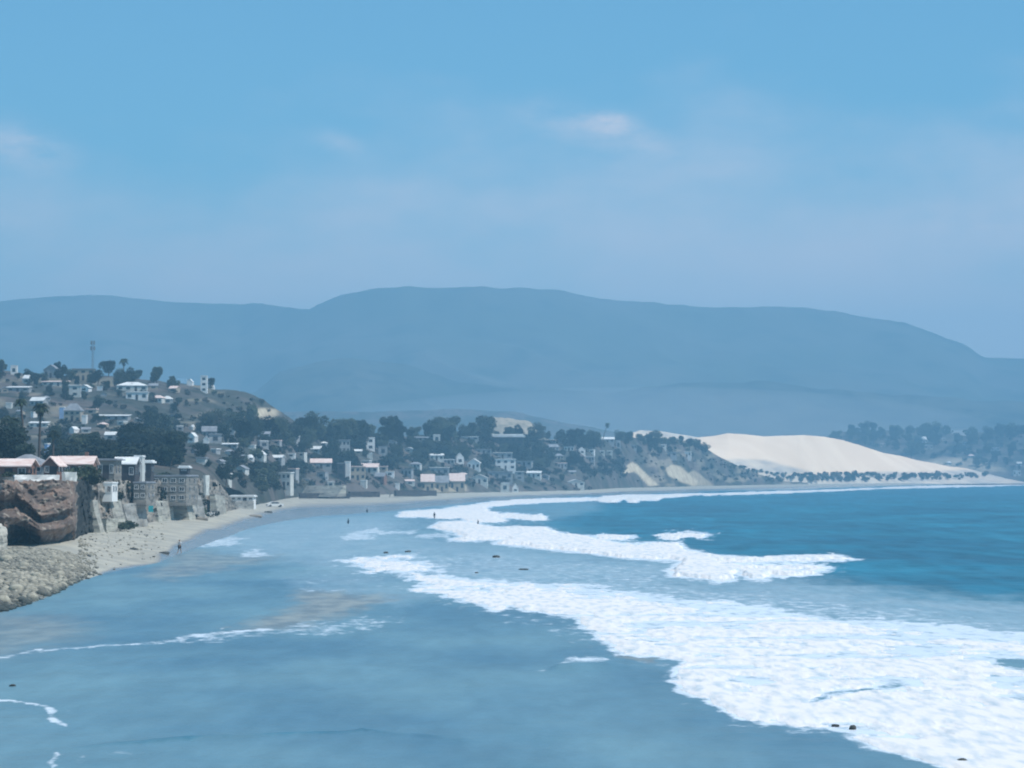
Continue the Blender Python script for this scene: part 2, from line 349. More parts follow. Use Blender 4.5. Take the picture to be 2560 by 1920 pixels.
# ---------------------------------------------------------------- sea with foam
FOAM = [  # (outline in photograph pixels, turned into places on the water; thickness m; edge ramp)
 ([(1008,1437),(1060,1452),(1052,1475),(1090,1488),(1160,1499),(1200,1508),(1250,1521),(1300,1519),(1360,1525),(1440,1550),(1470,1578),(1520,1603),(1570,1633),(1640,1638),(1700,1653),(1718,1677),(1693,1700),(1720,1730),(1780,1760),(1840,1788),(1900,1798),(1990,1815),(2080,1812),(2120,1830),(2160,1855),(2230,1868),(2300,1900),(2400,1930),(2700,2010),(3400,2180),(5600,2700),(5600,1900),(3100,1620),(2700,1590),(2560,1590),(2450,1577),(2340,1562),(2200,1552),(2060,1550),(1980,1533),(1900,1517),(1800,1510),(1700,1503),(1600,1486),(1500,1474),(1400,1466),(1300,1456),(1150,1447)], .15, 12),
 ([(860,1405),(900,1399),(1025,1387),(1030,1393),(960,1403),(1060,1413),(1085,1421),(1000,1434),(915,1430),(955,1419)], .16, 4),
 ([(1078,1318),(1100,1305),(1160,1303),(1250,1320),(1290,1316),(1360,1318),(1400,1332),(1480,1343),(1500,1352),(1560,1361),(1640,1359),(1698,1359),(1710,1373),(1760,1384),(1850,1394),(1900,1396),(1990,1389),(2080,1386),(2140,1399),(2080,1402),(2000,1404),(1900,1406),(1800,1407),(1900,1413),(2000,1412),(2075,1417),(2050,1422),(1990,1421),(1890,1423),(1960,1430),(2055,1429),(2040,1436),(1960,1441),(1930,1438),(1900,1452),(1872,1450),(1850,1430),(1838,1434),(1830,1450),(1790,1453),(1740,1448),(1676,1441),(1690,1430),(1674,1424),(1700,1412),(1700,1402),(1660,1400),(1600,1396),(1540,1391),(1500,1385),(1440,1378),(1390,1373),(1300,1364),(1235,1359),(1270,1348),(1180,1352),(1125,1350),(1160,1342),(1130,1330)], .55, 4),
 ([(1038,1340),(1085,1333),(1130,1336),(1128,1344),(1060,1345)], .08, 3),
 ([(993,1287),(1010,1279),(1100,1273),(1180,1262),(1240,1252),(1300,1247),(1400,1246),(1490,1244),(1490,1251),(1400,1255),(1290,1260),(1220,1268),(1215,1275),(1250,1284),(1350,1289),(1368,1299),(1330,1302),(1300,1295),(1240,1293),(1270,1302),(1240,1307),(1170,1304),(1150,1295),(1100,1296),(1000,1291)], .35, 3),
 ([(1486,1250),(1505,1240),(1570,1237),(1650,1237),(1700,1235),(1770,1233),(1700,1242),(1660,1244),(1640,1251),(1600,1250),(1590,1257),(1572,1255),(1566,1247),(1552,1250),(1540,1256),(1508,1255)], .7, 2.5),
 ([(478,1356),(530,1349),(590,1343),(620,1345),(580,1353),(610,1358),(570,1366),(520,1366)], .12, 4),
 ([(596,1387),(612,1377),(660,1371),(640,1380),(680,1386),(640,1393)], .1, 3),
 ([(850,1343),(895,1330),(935,1322),(960,1329),(1045,1327),(1030,1333),(960,1335),(900,1337),(940,1341),(930,1347),(860,1348)], .1, 2.5),
 ([(1350,1677),(1362,1667),(1385,1665),(1408,1654),(1450,1644),(1500,1641),(1512,1650),(1480,1664),(1440,1661),(1400,1668),(1372,1672)], .08, 6),
 ([(-60,1660),(0,1641),(100,1624),(300,1610),(380,1605),(420,1594),(470,1582),(530,1574),(620,1568),(680,1567),(700,1571),(660,1577),(610,1583),(560,1588),(480,1597),(400,1610),(300,1615),(100,1630),(0,1648)], .12, 6),
 ([(1640,1340),(1665,1332),(1720,1330),(1780,1336),(1760,1346),(1720,1340),(1690,1350)], .2, 3) ,
 ([(1480,1345),(1500,1335),(1545,1340),(1590,1343),(1560,1350)], .2, 3),
 ([(1325,1296),(1345,1286),(1366,1290),(1370,1301),(1340,1301)], .3, 3),
 ([(110,1758),(135,1765),(140,1778),(155,1795),(178,1810),(172,1819),(148,1808),(138,1790),(118,1778)], .06, 4),
 ([(130,1912),(150,1882),(158,1886),(148,1908),(135,1918)], .06, 4),
 ([(-60,1742),(30,1747),(110,1757),(105,1761),(30,1752),(-60,1748)], .05, 3)]
SURFLINE = [(1700,1238),(1860,1233),(2000,1229),(2120,1224),(2280,1218),(2440,1214),(2600,1210),(2800,1207),(3000,1205)]
HOLES = [([(2005,1748),(2060,1728),(2140,1718),(2240,1705),(2330,1698),(2260,1712),(2180,1726),(2090,1736),(2060,1745),(2050,1760),(2020,1765)], 6),
 ([(2470,1660),(2500,1645),(2560,1638),(2700,1640),(2700,1680),(2560,1682),(2500,1672)], 8),
 ([(1160,1476),(1180,1472),(1270,1474),(1200,1480)], 4), ([(1835,1448),(1850,1430),(1862,1430),(1850,1446)], 4)]
THIN = [  # (outline, strength, ramp)
 ([(850,1395),(1250,1380),(1450,1400),(1650,1410),(1700,1450),(1750,1500),(1300,1470),(1000,1445)], .42, 18),
 ([(1450,1470),(1800,1470),(2100,1500),(2560,1560),(2900,1560),(2900,1640),(1900,1560),(1500,1500)], .5, 25),
 ([(1000,1290),(1370,1290),(1400,1330),(1100,1330),(850,1350),(830,1320)], .38, 16),
 ([(440,1340),(700,1300),(1000,1290),(1000,1340),(700,1375),(500,1375)], .28, 18),
 ([(700,1420),(1000,1400),(1150,1450),(1100,1500),(800,1460),(700,1440)], .30, 18),
 ([(430,1600),(600,1568),(1000,1540),(1010,1555),(900,1580),(700,1595),(450,1612)], .5, 10),
 ([(1050,1490),(1300,1500),(1560,1600),(1720,1640),(1900,1780),(2130,1800),(2560,1910),(2560,1960),(2100,1850),(1800,1810),(1650,1700),(1500,1630),(1200,1540),(1040,1500)], .35, 14),
 ([(740,1470),(900,1478),(880,1484),(720,1482)], .55, 6), ([(760,1445),(810,1448),(800,1458),(770,1460)], .5, 6),
 ([(-60,1740),(100,1757),(240,1770),(200,1800),(60,1800),(-60,1790)], .2, 14),
 ([(150,1880),(280,1866),(400,1880),(300,1900),(160,1905)], .35, 14),
 ([(1640,1380),(1900,1400),(2150,1400),(2100,1450),(1750,1460),(1650,1440)], .35, 14)]
MILK = [([(470,1352),(700,1296),(990,1282),(1000,1330),(1120,1352),(1300,1368),(1500,1398),(1680,1405),(1700,1450),(2000,1450),(2300,1490),(2900,1520),(2900,1620),(2300,1570),(1900,1530),(1600,1500),(1300,1470),(1000,1445),(860,1430),(750,1405),(600,1385)], .75, 22),
 ([(700,1440),(860,1425),(1020,1445),(1080,1490),(1000,1520),(900,1500),(760,1480)], .45, 16), ([(1000,1262),(1500,1250),(1500,1275),(1380,1300),(1250,1300),(1220,1280)], .35, 10)]
SANDP = [([(560,1578),(640,1556),(700,1530),(740,1505),(735,1480),(780,1482),(880,1487),(990,1500),(960,1515),(900,1528),(820,1550),(760,1566),(640,1572)], .85, 14),
 ([(-400,1560),(0,1535),(160,1545),(240,1570),(180,1600),(0,1640),(-400,1690)], .55, 22),
 ([(380,1440),(420,1395),(480,1368),(560,1388),(700,1390),(640,1412),(520,1432),(420,1446)], .65, 14),
 ([(1340,1525),(1240,1522),(1200,1512),(1300,1514)], .5, 6), ([(1560,1636),(1640,1645),(1610,1655),(1540,1648)], .8, 5)]
DEEPLINE = curve([(900,1200),(1180,1262),(1230,1275),(1420,1318),(1560,1352),(1700,1368),(1900,1420),(2100,1450),(2300,1475),(2560,1500),(3400,1540)])
def sea():
    cols = np.concatenate([np.arange(-2600, -420, 20.), np.arange(-420, 3001, 2.4), np.arange(3015, 9000, 30.)]); rows = np.concatenate([np.arange(5200, 2140, -15.), np.arange(2140, 1260, -1.7), np.arange(1260, 1206, -.9), np.array([1204.5,1202,1199.5])])
    PX, PY = np.meshgrid(cols, rows); D = Dz(PY, 0.)
    X = (PX-1280)/FPX*D
    nx = fbm(X/6+3.1, D/6, 5, .6); ny = fbm(X/5+40.2, D/9+9, 5, .6)
    sc = np.clip((PY-1195)/210, .14, 1.15)
    n3 = fbm(X/1.4+5, D/7., 4, .7); n4 = fbm(X/1.2+50, D/7.+7, 4, .7)
    QX = PX + nx*46*sc + n3*30*sc; QY = PY + ny*11*sc + n4*12*sc
    thick = np.zeros(PX.shape); depth = np.full(PX.shape, -1e3)
    def sub(poly, mg=40):
        a = min(p[0] for p in poly)-mg; b = max(p[0] for p in poly)+mg; c = min(p[1] for p in poly)-mg; d = max(p[1] for p in poly)+mg
        return (PX > a) & (PX < b) & (PY > c) & (PY < d)
    for poly, t, r in FOAM:
        if t <= .13: continue
        q = .38 if t == .55 else .7 if t > .3 else .85
        m = sub(poly); dd = poly_dist(PX[m]+(QX[m]-PX[m])*q, PY[m]+(QY[m]-PY[m])*q, poly)
        depth[m] = np.maximum(depth[m], dd); thick[m] = np.maximum(thick[m], t*smooth(-.3, r, dd))
    lx = [p[0] for p in SURFLINE]; ly = [p[1] for p in SURFLINE]
    m = (PX > 1650) & (PY < 1250); yy = np.interp(PX[m], lx, ly)
    wv = 2.1 + 1.3*fbm(PX[m]/40, PX[m]*0+2.2, 3) - (PX[m] < 1760)*.8; dd = wv - np.abs(QY[m]-yy)
    depth[m] = np.maximum(depth[m], dd); thick[m] = np.maximum(thick[m], .35*smooth(0, 2, dd))
    for poly, r in HOLES:
        m = sub(poly); dd = poly_dist(QX[m], QY[m], poly); depth[m] = np.minimum(depth[m], -dd) 
    # torn gaps, more of them to the right and up in the main field
    gp = .55*fbm(X/2.6+7.7, D/9., 6, .65) + .55*fbm(X/9+1.7, D/4., 4, .6)
    big = smooth(1420, 1500, PY)*smooth(980, 1100, PX)
    lim = .31 - big*(.07 + .22*smooth(1700, 2450, PX)*smooth(1800, 1600, PY)) 
    up = smooth(34, 4, PY-np.interp(PX, [1000,1300,1600,1900,2200,2560],[1437,1456,1486,1517,1552,1590])); lim = lim - .42*up*big
    lim = lim + .3*smooth(1445, 1435, PY)*smooth(1070, 1090, PX)
    isf = (depth > 0) & (gp < lim)
    thick = thick*smooth(0, .30, lim-gp)*smooth(0, 3.5, depth)
    thin = np.zeros(PX.shape)
    for poly, s, r in THIN:
        m = sub(poly, 60); thin[m] = np.maximum(thin[m], s*smooth(-r, r, poly_dist(QX[m], QY[m], poly)))
    thin = np.maximum(thin, .9*smooth(-1, 0, depth/np.clip(13*sc, 1.5, 14)))
    for poly, t, rr in FOAM:
        if t <= .13:
            m = sub(poly); thin[m] = np.maximum(thin[m], (.70+.02*(t <= .07))*smooth(-5, rr*.6, poly_dist(QX[m]*.6+PX[m]*.4, QY[m]*.6+PY[m]*.4, poly)))
    sand = np.zeros(PX.shape)
    for poly, s, r in SANDP:
        m = sub(poly, 60); sand[m] = np.maximum(sand[m], s*smooth(-r, r, poly_dist(QX[m], QY[m], poly)))
    milk = np.zeros(PX.shape)
    for poly, s_, r_ in MILK:
        m = sub(poly, 60); milk[m] = np.maximum(milk[m], s_*smooth(-r_, r_, poly_dist(QX[m], QY[m], poly)))
    deep = smooth(80, -30, PY-DEEPLINE(PX)+ny*14)*smooth(1120, 1250, PX+nx*20)
    deep = np.maximum(deep, 0); mid = .38*smooth(1480,1800,PX)*smooth(1600,1500,PY); deep = np.maximum(deep, mid)
    # real swell: crests run roughly along the beach
    ph = (D + X*.35)/9.
    amp = .05 + .32*deep
    Z = amp*(.6*fbm(X/16, D/5, 4) + .35*np.sin(ph+2*fbm(X/60, D/60, 2)))
    Z += .04*fbm(X/3, D/1.5, 3)*deep
    # dark ruffle lines of low ripples across the thin water
    rl = np.interp(PX, [150,300,520,700,860,910,990,1200],[1872,1858,1845,1838,1832,1826,1834,1850]); Z += .12*np.exp(-((PY-rl)/4.)**2)*smooth(100,300,PX)*smooth(1250,1000,PX)*(.6+.8*fbm(X/2,D/2,3))
    r2 = (PX>1370)&(PX<1540); 
    Z += .30*np.exp(-((PY-1672-.03*(1450-PX))/5.)**2)*smooth(1360,1400,PX)*smooth(1620,1500,PX)
    deep = np.maximum(deep, (.55*np.exp(-((PY-rl+5*n3)/3.2)**2)*smooth(120,420,PX)*smooth(1150,900,PX)*(.7+1.2*fbm(X/1.5,D/5,3))).clip(0, 1))  # shading of the ripple slopes put into the water colour, no real depth
    deep = np.maximum(deep, .22*smooth(.12,.5,fbm(X/5,D/12,5))*smooth(1750,1900,PY))
    deep = np.maximum(deep, .8*np.exp(-((PX-2440)/70)**2-((PY-1450)/26)**2)*smooth(-.2,.3,ny)); deep = np.maximum(deep, .5*np.exp(-((PX-2160)/90)**2-((PY-1715)/14)**2))
    co = np.stack([X, D, Z], -1).reshape(-1, 3); f = grid_faces(*PX.shape)
    o = link('sea', np_mesh('sea', co, f, M['water'], True, dict(deep=deep, thin=thin, sand=sand, milk=milk)))
    tag(o, kind='structure')
    # foam: lumpy raised sheets
    lump = .5 + .5*fbm(X/2.2+11, D/1.6, 4, .6); fz = Z + .012 + thick*.5*(.75+.3*lump)
    fz = np.where(isf, fz, Z-.02)
    F = isf.ravel(); keep = F[f].sum(1) >= 2; ff = f[keep]; used, inv = np.unique(ff, return_inverse=True)
    cf = np.stack([X, D, fz], -1).reshape(-1, 3)[used]
    edge = (smooth(5, 0, depth)*.22*smooth(1450,1520,PY)*smooth(-.2,.5,ny)).ravel()[used]
    o = link('sea_foam', np_mesh('sea_foam', cf, inv.reshape(-1, 4), M['foam'], True, dict(edge=edge)))
    tag(o, 'white surf foam spreading over the shallow water', None, None, 'stuff')
sea()
# ---------------------------------------------------------------- beach
def beach():
    px = np.concatenate([np.arange(-900, 3400, 4.), np.arange(3400, 5200, 40.)]); ds = Ds(px); db = Db(px); rows = []; wet = []; cob = []
    n = 60
    for i in range(n+1):
        t = i/n; D = ds*.97+(db-ds*.97)*t; a = (D-ds)/np.maximum(db-ds, 1)
        z = np.where(a < 0, a*3., 2.0*np.clip(a, 0, 1)**.8)
        X = (px-1280)/FPX*D; z = z + .12*fbm(X/7, D/7, 4)*smooth(0, .2, a)
        # cobble bank rises faster on the left
        left = smooth(330, 120, px); z = z + left*.9*np.sin(np.pi*np.clip(a, 0, 1))
        rows.append((D, z))
        lim = np.interp(px, [0, 300, 400, 450, 520, 640, 900, 1200, 3000], [.02, .02, .07, .2, .38, .42, .42, .42, .38])
        wet.append(smooth(lim*1.3+.03, lim*.6, a+.1*fbm(X/20, D/20, 3))); cob.append(smooth(270, 150, px+60*fbm(X/9, D/9, 3)+120*a)*smooth(.9, .4, a))
    for k in (20, 120, 500): rows.append((db+k, np.full(px.shape, 1.5 if k < 400 else 1.))); wet.append(0*px); cob.append(0*px)
    sheet('beach', rows, px, M['beach'], dict(wet=np.stack(wet), cob=np.stack(cob)))
beach()
# ---------------------------------------------------------------- hills, back to front
def cf(*pts): return curve(list(pts))
def pz(cpy, cD):
    return lambda px: (cD(px), zat(cpy(px), cD(px)))
PXW = np.arange(-1100, 3700, 9.)
mt = cf((-1100,720),(-300,740),(0,748),(120,741),(250,739),(400,749),(560,757),(700,767),(772,772),(795,757),(850,735),(950,717),(1010,711),(1100,715),(1200,713),(1300,719),(1400,728),(1500,747),(1600,757),(1750,771),(1900,770),(2000,772),(2090,780),(2150,796),(2260,808),(2340,832),(2420,862),(2460,888),(2520,892),(2600,894),(2900,905),(3700,930))
mt2 = lambda p: mt(p)+1.5*fbm(p/45., p*0+.4, 4)*2
hill('mountain', lambda p: (cf((-1100,3300),(3700,3300))(p), p*0+2.), pz(mt2, cf((-1100,5000),(600,5100),(770,4800),(1000,4700),(3700,5000))), 110, PXW, M['mount'], back=700, noise=9, nscale=220, shape=1.15, gully=60, gs=420)
mh = cf((-1100,990),(300,990),(560,985),(640,975),(700,925),(780,905),(850,895),(930,900),(1010,915),(1080,935),(1150,955),(1250,965),(1400,972),(1500,985),(1700,960),(1900,955),(2100,975),(2300,990),(2560,1010),(3700,1030))
hill('foothill', lambda p: (p*0+3000., p*0+2.), pz(lambda p: mh(p)+5*fbm(p/60., p*0+7, 5), lambda p: p*0+3750.), 60, PXW, M['foot'], back=300, noise=6, nscale=120, gully=25, gs=160)
lr = cf((-1100,1060),(560,1050),(680,1027),(740,1024),(830,1022),(960,1027),(1080,1024),(1150,1019),(1200,1022),(1300,1030),(1360,1042),(1480,1062),(1600,1085),(1750,1110),(2000,1110),(2100,1078),(2160,1073),(2240,1070),(2330,1062),(2400,1075),(2450,1080),(2530,1072),(2600,1070),(3700,1060))
hill('far_ridge', lambda p: (p*0+2420., p*0+1.), pz(lambda p: lr(p)+4+2*fbm(p/25., p*0+3, 4), lambda p: p*0+2700.), 30, np.arange(-1100, 3700, 6.), M['slope'], back=150, noise=2, nscale=60,
     attrf=lambda a, b, t: dict(sand=np.clip(smooth(-12, 4, poly_dist(a, b, [(2325,1152),(2420,1150),(2470,1160),(2500,1176),(2440,1180),(2330,1176)]))*.9, 0, 1)*(.6+.6*fbm(a/20, b/5, 3))))
# sandy cut bank on the plateau behind the village
bk = cf((1150,1100),(1185,1092),(1198,1045),(1206,1041),(1260,1044),(1325,1054),(1338,1066),(1352,1092),(1400,1110))
hill('sandy_bank', lambda p: (p*0+1330., zat(1100, 1330)+0*p), pz(lambda p: bk(p)+1.5*fbm(p/9., p*0+3, 3), lambda p: p*0+1372.), 14, np.arange(1150, 1401, 4.), M['bank'], back=40, noise=.8, nscale=8)
# dune
def dune():
    tp = cf((1440,1120),(1560,1088),(1600,1075),(1650,1077),(1700,1086),(1745,1094),(1790,1089),(1820,1084),(1870,1087),(1910,1091),(1950,1088),(2010,1087),(2060,1091),(2110,1101),(2160,1117),(2210,1133),(2270,1144),(2330,1157),(2370,1165),(2420,1172),(2470,1184),(2520,1197),(2570,1206),(2620,1212))
    def af(a, b, t):
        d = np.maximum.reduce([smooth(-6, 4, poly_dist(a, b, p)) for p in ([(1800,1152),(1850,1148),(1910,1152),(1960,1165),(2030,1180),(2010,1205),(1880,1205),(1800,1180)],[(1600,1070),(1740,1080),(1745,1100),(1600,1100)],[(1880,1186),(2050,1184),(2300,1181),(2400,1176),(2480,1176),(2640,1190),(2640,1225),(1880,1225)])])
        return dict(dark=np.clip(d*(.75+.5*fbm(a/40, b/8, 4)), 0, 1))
    px = np.arange(1440, 2620, 5.)
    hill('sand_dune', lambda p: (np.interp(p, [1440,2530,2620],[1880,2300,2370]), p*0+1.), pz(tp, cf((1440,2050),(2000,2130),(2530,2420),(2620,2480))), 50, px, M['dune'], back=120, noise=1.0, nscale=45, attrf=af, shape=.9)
dune()
# left hill above the village
lh = cf((-1100,900),(-300,905),(0,925),(60,935),(120,940),(200,942),(280,944),(340,948),(400,950),(450,954),(500,962),(540,972),(590,978),(630,988),(660,1003),(690,1026),(730,1052),(800,1090),(860,1120))
def hsand(a, b, t): return dict(sand=np.clip(smooth(-5, 3, poly_dist(a, b, [(610,1034),(640,1026),(690,1028),(690,1042),(672,1056),(662,1044),(620,1050)]))*.9+.25*smooth(.1,.5,fbm(a/70, b/14, 4)), 0, 1))
hill('hillside', lambda p: (cf((-1100,730),(300,745),(500,800),(600,860),(660,930),(720,1010),(860,1100))(p), zat(cf((-1100,1150),(300,1150),(600,1150),(700,1165),(860,1175))(p), 830.)), pz(lambda p: lh(p)+2*fbm(p/22., p*0+3, 4), cf((-1100,1000),(500,1020),(640,1040),(720,1090),(860,1170))), 60, np.arange(-1100, 861, 6.), M['slope'], back=260, noise=2.2, nscale=45, attrf=hsand)
# village slope and bluff
vt = cf((-900,1125),(0,1125),(300,1122),(500,1105),(640,1085),(760,1092),(900,1096),(1100,1088),(1200,1086),(1330,1096),(1480,1100),(1560,1092),(1640,1097),(1700,1100),(1745,1109),(1765,1122),(1790,1138),(1830,1158),(1880,1178),(1920,1192),(1960,1203),(2010,1207))
def vbot(p):
    D = np.where(p < 520, Db(p)+9, Db(p)-3); D = np.interp(p, [-900,-100,0,190,300,400,500,560,600,660,760,900,1150,1450,1550,1900,2020],[395,395,372,388,400,452,520,600,660,Db(660)-2,Db(760)-2,Db(900)-2,Db(1150)-2,Db(1450)-2,Db(1550)-2,Db(1900)-2,Db(2020)-2])
    z = np.interp(p, [-900,520,600,650,2020],[8.6,8.6,5.5,1.7,1.7]); return D, z
def vtop(p):
    D = np.interp(p, [-900,300,560,760,1150,1450,1600,1900,2020],[700,720,800,980,1220,1400,1560,1850,1985]); return D, zat(vt(p), D)
CH = [([(1558,1182),(1568,1160),(1580,1155),(1592,1162),(1618,1186),(1646,1212),(1622,1215),(1598,1188),(1584,1176),(1570,1180)], 1.25), ([(1662,1168),(1680,1160),(1700,1166),(1745,1205),(1738,1218),(1700,1204),(1670,1186)], .95), ([(1718,1184),(1735,1178),(1772,1204),(1785,1216),(1745,1216)], .6), ([(1060,1205),(1160,1200),(1170,1228),(1060,1232)], .5)]
def vs(a, b, t):
    s = np.zeros(a.shape)
    for poly, k in CH: s = np.maximum(s, k*smooth(-3, 3, poly_dist(a, b, poly, 1.)))
    s = np.maximum(s, .35*smooth(1600,1640,a)*smooth(.0,.4,fbm(a/25,b/12,4)))
    return dict(sand=np.clip(s, 0, 1))
hill('village_slope', vbot, vtop, 90, np.arange(-900, 2021, 5.), M['slope'], back=60, noise=1.3, nscale=30, attrf=vs, shape=.85)
# cliff edge terrace joins slope and cliff
# ---------------------------------------------------------------- near cliff
CBc = cf((-900,275),(-60,268),(12,262),(24,264),(60,269),(120,273),(176,281),(188,288),(200,316),(222,332),(250,344),(275,350),(300,361),(340,380),(400,424),(470,455),(500,471),(545,505),(570,532),(592,562),(606,585))
CT = cf((-900,9.4),(150,9.3),(188,9.1),(300,9.0),(380,8.9),(500,9.1),(540,8.7),(560,6.9),(578,4.6),(592,2.2),(606,1.4))
def cliff():
    px = np.concatenate([np.arange(-900, -20, 12.), np.arange(-20, 610, 1.6)]); nv = 84
    D0 = CBc(px); zt = CT(px) + .25*fbm(px/7., px*0+1, 4); X0 = (px-1280)/FPX*D0; rows = []
    near = smooth(196, 184, px)
    u = np.cumsum(np.r_[0, np.hypot(np.diff(X0), np.diff(D0))])   # metres along the cliff foot
    for j in range(nv+1):
        v = j/nv; z = .9 + (zt-.9)*v
        # headland: hollow foot, bulging brow, soft ledges
        vv = v/np.interp(px, [-60,15,40,70,105,140,176], [1.,1.3,1.35,1.15,.86,.9,1.0])
        prof = np.interp(vv, [0,.06,.14,.24,.32,.40,.46,.50,.56,.62,.70,.76,.84,1.0], [9.5,9.8,9.,6.4,2.4,-1.0,-.4,3.4,3.6,-.1,.3,2.6,2.8,4.6])
        cut = .35+.75*np.interp(px, [-60,14,30,80,110,150,176], [.0,.2,.9,.9,.7,.7,.95])
        head = np.where(vv < .4, prof*cut, prof) + 7*smooth(150, 190, px)*abs(v-.55)**1.2 + 3*np.exp(-((px-105)/16.)**2)*(v < .55)*(-1)*np.sin(np.pi*min(1, v/.55))
        head = head + 2.2*fbm(u/6, v*3.+u*0, 4) + 1.2*fbm(u/9+9, v*11+u*0, 4) + .9*fbm(u/1.5, v*16+u*0, 4, .65) - .8*np.abs(fbm(u/2.5+4, v*22+u*.1, 3))
        # house row: leaning face cut by gullies
        row = 6.*v**1.2 + 7.*np.abs(fbm(u/11+3, v*1.6+u*.02, 4))*(1-.3*v) + 3.2*fbm(u/4+v*1.5, v*5+u*0, 5, .6) + 1.*fbm(u/1.6, v*11+u*0, 3)
        rows.append((D0 + head*near + row*(1-near), z))
    Dt, zt2 = rows[-1]
    for k, dz in ((1.5, .0), (6, -.1), (25, -.3), (70, -.5), (130, -.6)):
        fade = smooth(606, 540, px); rows.append((Dt+k, zt2+dz - (1-fade)*k*.1))
    D = np.stack([r[0] for r in rows]); Z = np.stack([r[1] for r in rows]); X = (px-1280)/FPX*D
    co = np.stack([X, D, Z], -1).reshape(-1, 3); f = grid_faces(*D.shape)
    me = np_mesh('cliff', co, f, M['cliffbrown'], True); me.materials.append(M['cliffgrey']); me.materials.append(M['cliffshade'])
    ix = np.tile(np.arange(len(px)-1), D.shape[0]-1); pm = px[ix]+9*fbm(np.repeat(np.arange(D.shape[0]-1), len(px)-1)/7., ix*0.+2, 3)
    vr = np.repeat(np.arange(D.shape[0]-1), len(px)-1)/nv; foot_shade = (pm < 186) & (pm > 8) & (vr < np.interp(pm, [8,25,60,85,115,150,186], [.1,.44,.40,.20,.13,.16,.30])); shade = foot_shade | ((pm > 194) & (pm < 231+26*(1-vr)+4*fbm(vr*9, vr*0, 3)) & (vr < 1))  # faces where shade is painted: undercut headland foot, recessed side face
    me.polygons.foreach_set('material_index', np.where(shade, 2, (pm > 193)).astype(np.int32))
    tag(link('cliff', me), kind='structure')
    TER.append(BVHTree.FromPolygons([tuple(c) for c in co.tolist()], f.tolist()))
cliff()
def rock(name, px, D, w, h, mat, label, cat='rock', group=None, z=None, dep=None, sub=3, rough=.3, seed=0, lean=0):
    bm = bmesh.new(); bmesh.ops.create_icosphere(bm, subdivisions=sub, radius=1)
    r = np.random.default_rng(abs(seed+int(px))); o3 = r.random(3)*50
    x = (px-1280)/FPX*D
    if z is None: z = drop(x, D) or 0
    a = np.array([v.co[:] for v in bm.verts]); n = fbm(a[:, 0]*1.3+o3[0], a[:, 1]*1.3+a[:, 2]*1.7+o3[1], 4, .6)
    for v, k in zip(bm.verts, n):
        c = v.co*(1+rough*k*1.6); c.x = math.copysign(abs(c.x)**.8, c.x); c.z = math.copysign(abs(c.z)**.75, c.z)
        v.co = Vector((c.x*w/2 + lean*c.z, c.y*(dep or w)/2, c.z*h*.62))
    o = bm_obj(name, bm, mat, None, True); o.location = (x, D, z+h*.32); tag(o, label, cat, group); return o
rock('rock_outcrop', -20, 254, 3.0, 4.2, M['palerock'], 'pale whitish rock buttress at the foot of the brown headland, cut by the left edge', 'rock', None, 1.2, 5, 5, .5, 3)
# ---------------------------------------------------------------- cobble bank
def cobbles():
    bm = bmesh.new(); bmesh.ops.create_icosphere(bm, subdivisions=1, radius=1)
    bv = np.array([v.co[:] for v in bm.verts]); bf = np.array([[v.index for v in f.verts] for f in bm.faces]); bm.free()
    n = 19000; px = rng.uniform(-160, 470, n*2); t = rng.random(n*2)**.8
    lo = SHORE(px); ds = Dz(lo)*np.where(px < 330, .995, 1.03); db = np.where(px < 200, 262., CBc(px)-6); D = ds+(db-ds)*t
    X = (px-1280)/FPX*D
    py_ = 1185+(CAM_H-.8)/D*FPX
    keep = rng.random(len(px)) < np.maximum(.02*(px < 420), smooth(285, 165, px-(py_-1415)*1.1)*(.15+.85*smooth(-.25,.25,fbm(X/6,D/6,4))))
    px, D, X, t = px[keep][:n], D[keep][:n], X[keep][:n], t[keep][:n]
    b = TER[0]; Z = []
    for x, y in zip(X, D):
        h = b.ray_cast(Vector((x, y, 50)), Vector((0, 0, -1))); Z.append(h[0].z if h[0] else 0.)
    Z = np.array(Z); s = (.08+.24*rng.random(len(px))**2.6*(1.3-.5*t))*(1-.35*smooth(170, 230, px))
    V = bv[None]*s[:, None, None]*np.stack([rng.uniform(.8,1.5,len(px)), rng.uniform(.8,1.4,len(px)), rng.uniform(.45,.85,len(px))], -1)[:, None, :]
    V = V*(1+rng.uniform(-.22,.22,V.shape[:2])[..., None])
    a = rng.uniform(0, 6.28, len(px)); c, s_ = np.cos(a)[:, None], np.sin(a)[:, None]
    V = np.stack([V[..., 0]*c-V[..., 1]*s_, V[..., 0]*s_+V[..., 1]*c, V[..., 2]], -1)
    V[..., 0] += X[:, None]; V[..., 1] += D[:, None]; V[..., 2] += (Z+s*.25)[:, None]
    F = (bf[None]+(np.arange(len(px))*len(bv))[:, None, None]).reshape(-1, 3)
    tone = np.repeat(np.clip(rng.random(len(px))*.8+.5*fbm(X/9,D/9,3), 0, 1), len(bv)); wet = np.repeat(smooth(.20, .03, t+.10*rng.random(len(px))), len(bv))
    o = link('cobbles', np_mesh('cobbles', V.reshape(-1, 3), F, M['stone'], True, dict(tone=tone, wet=wet))); tag(o, 'grey and tan cobbles banked along the foot of the headland', None, None, 'stuff')
# beach is the first registered terrain
cobbles()
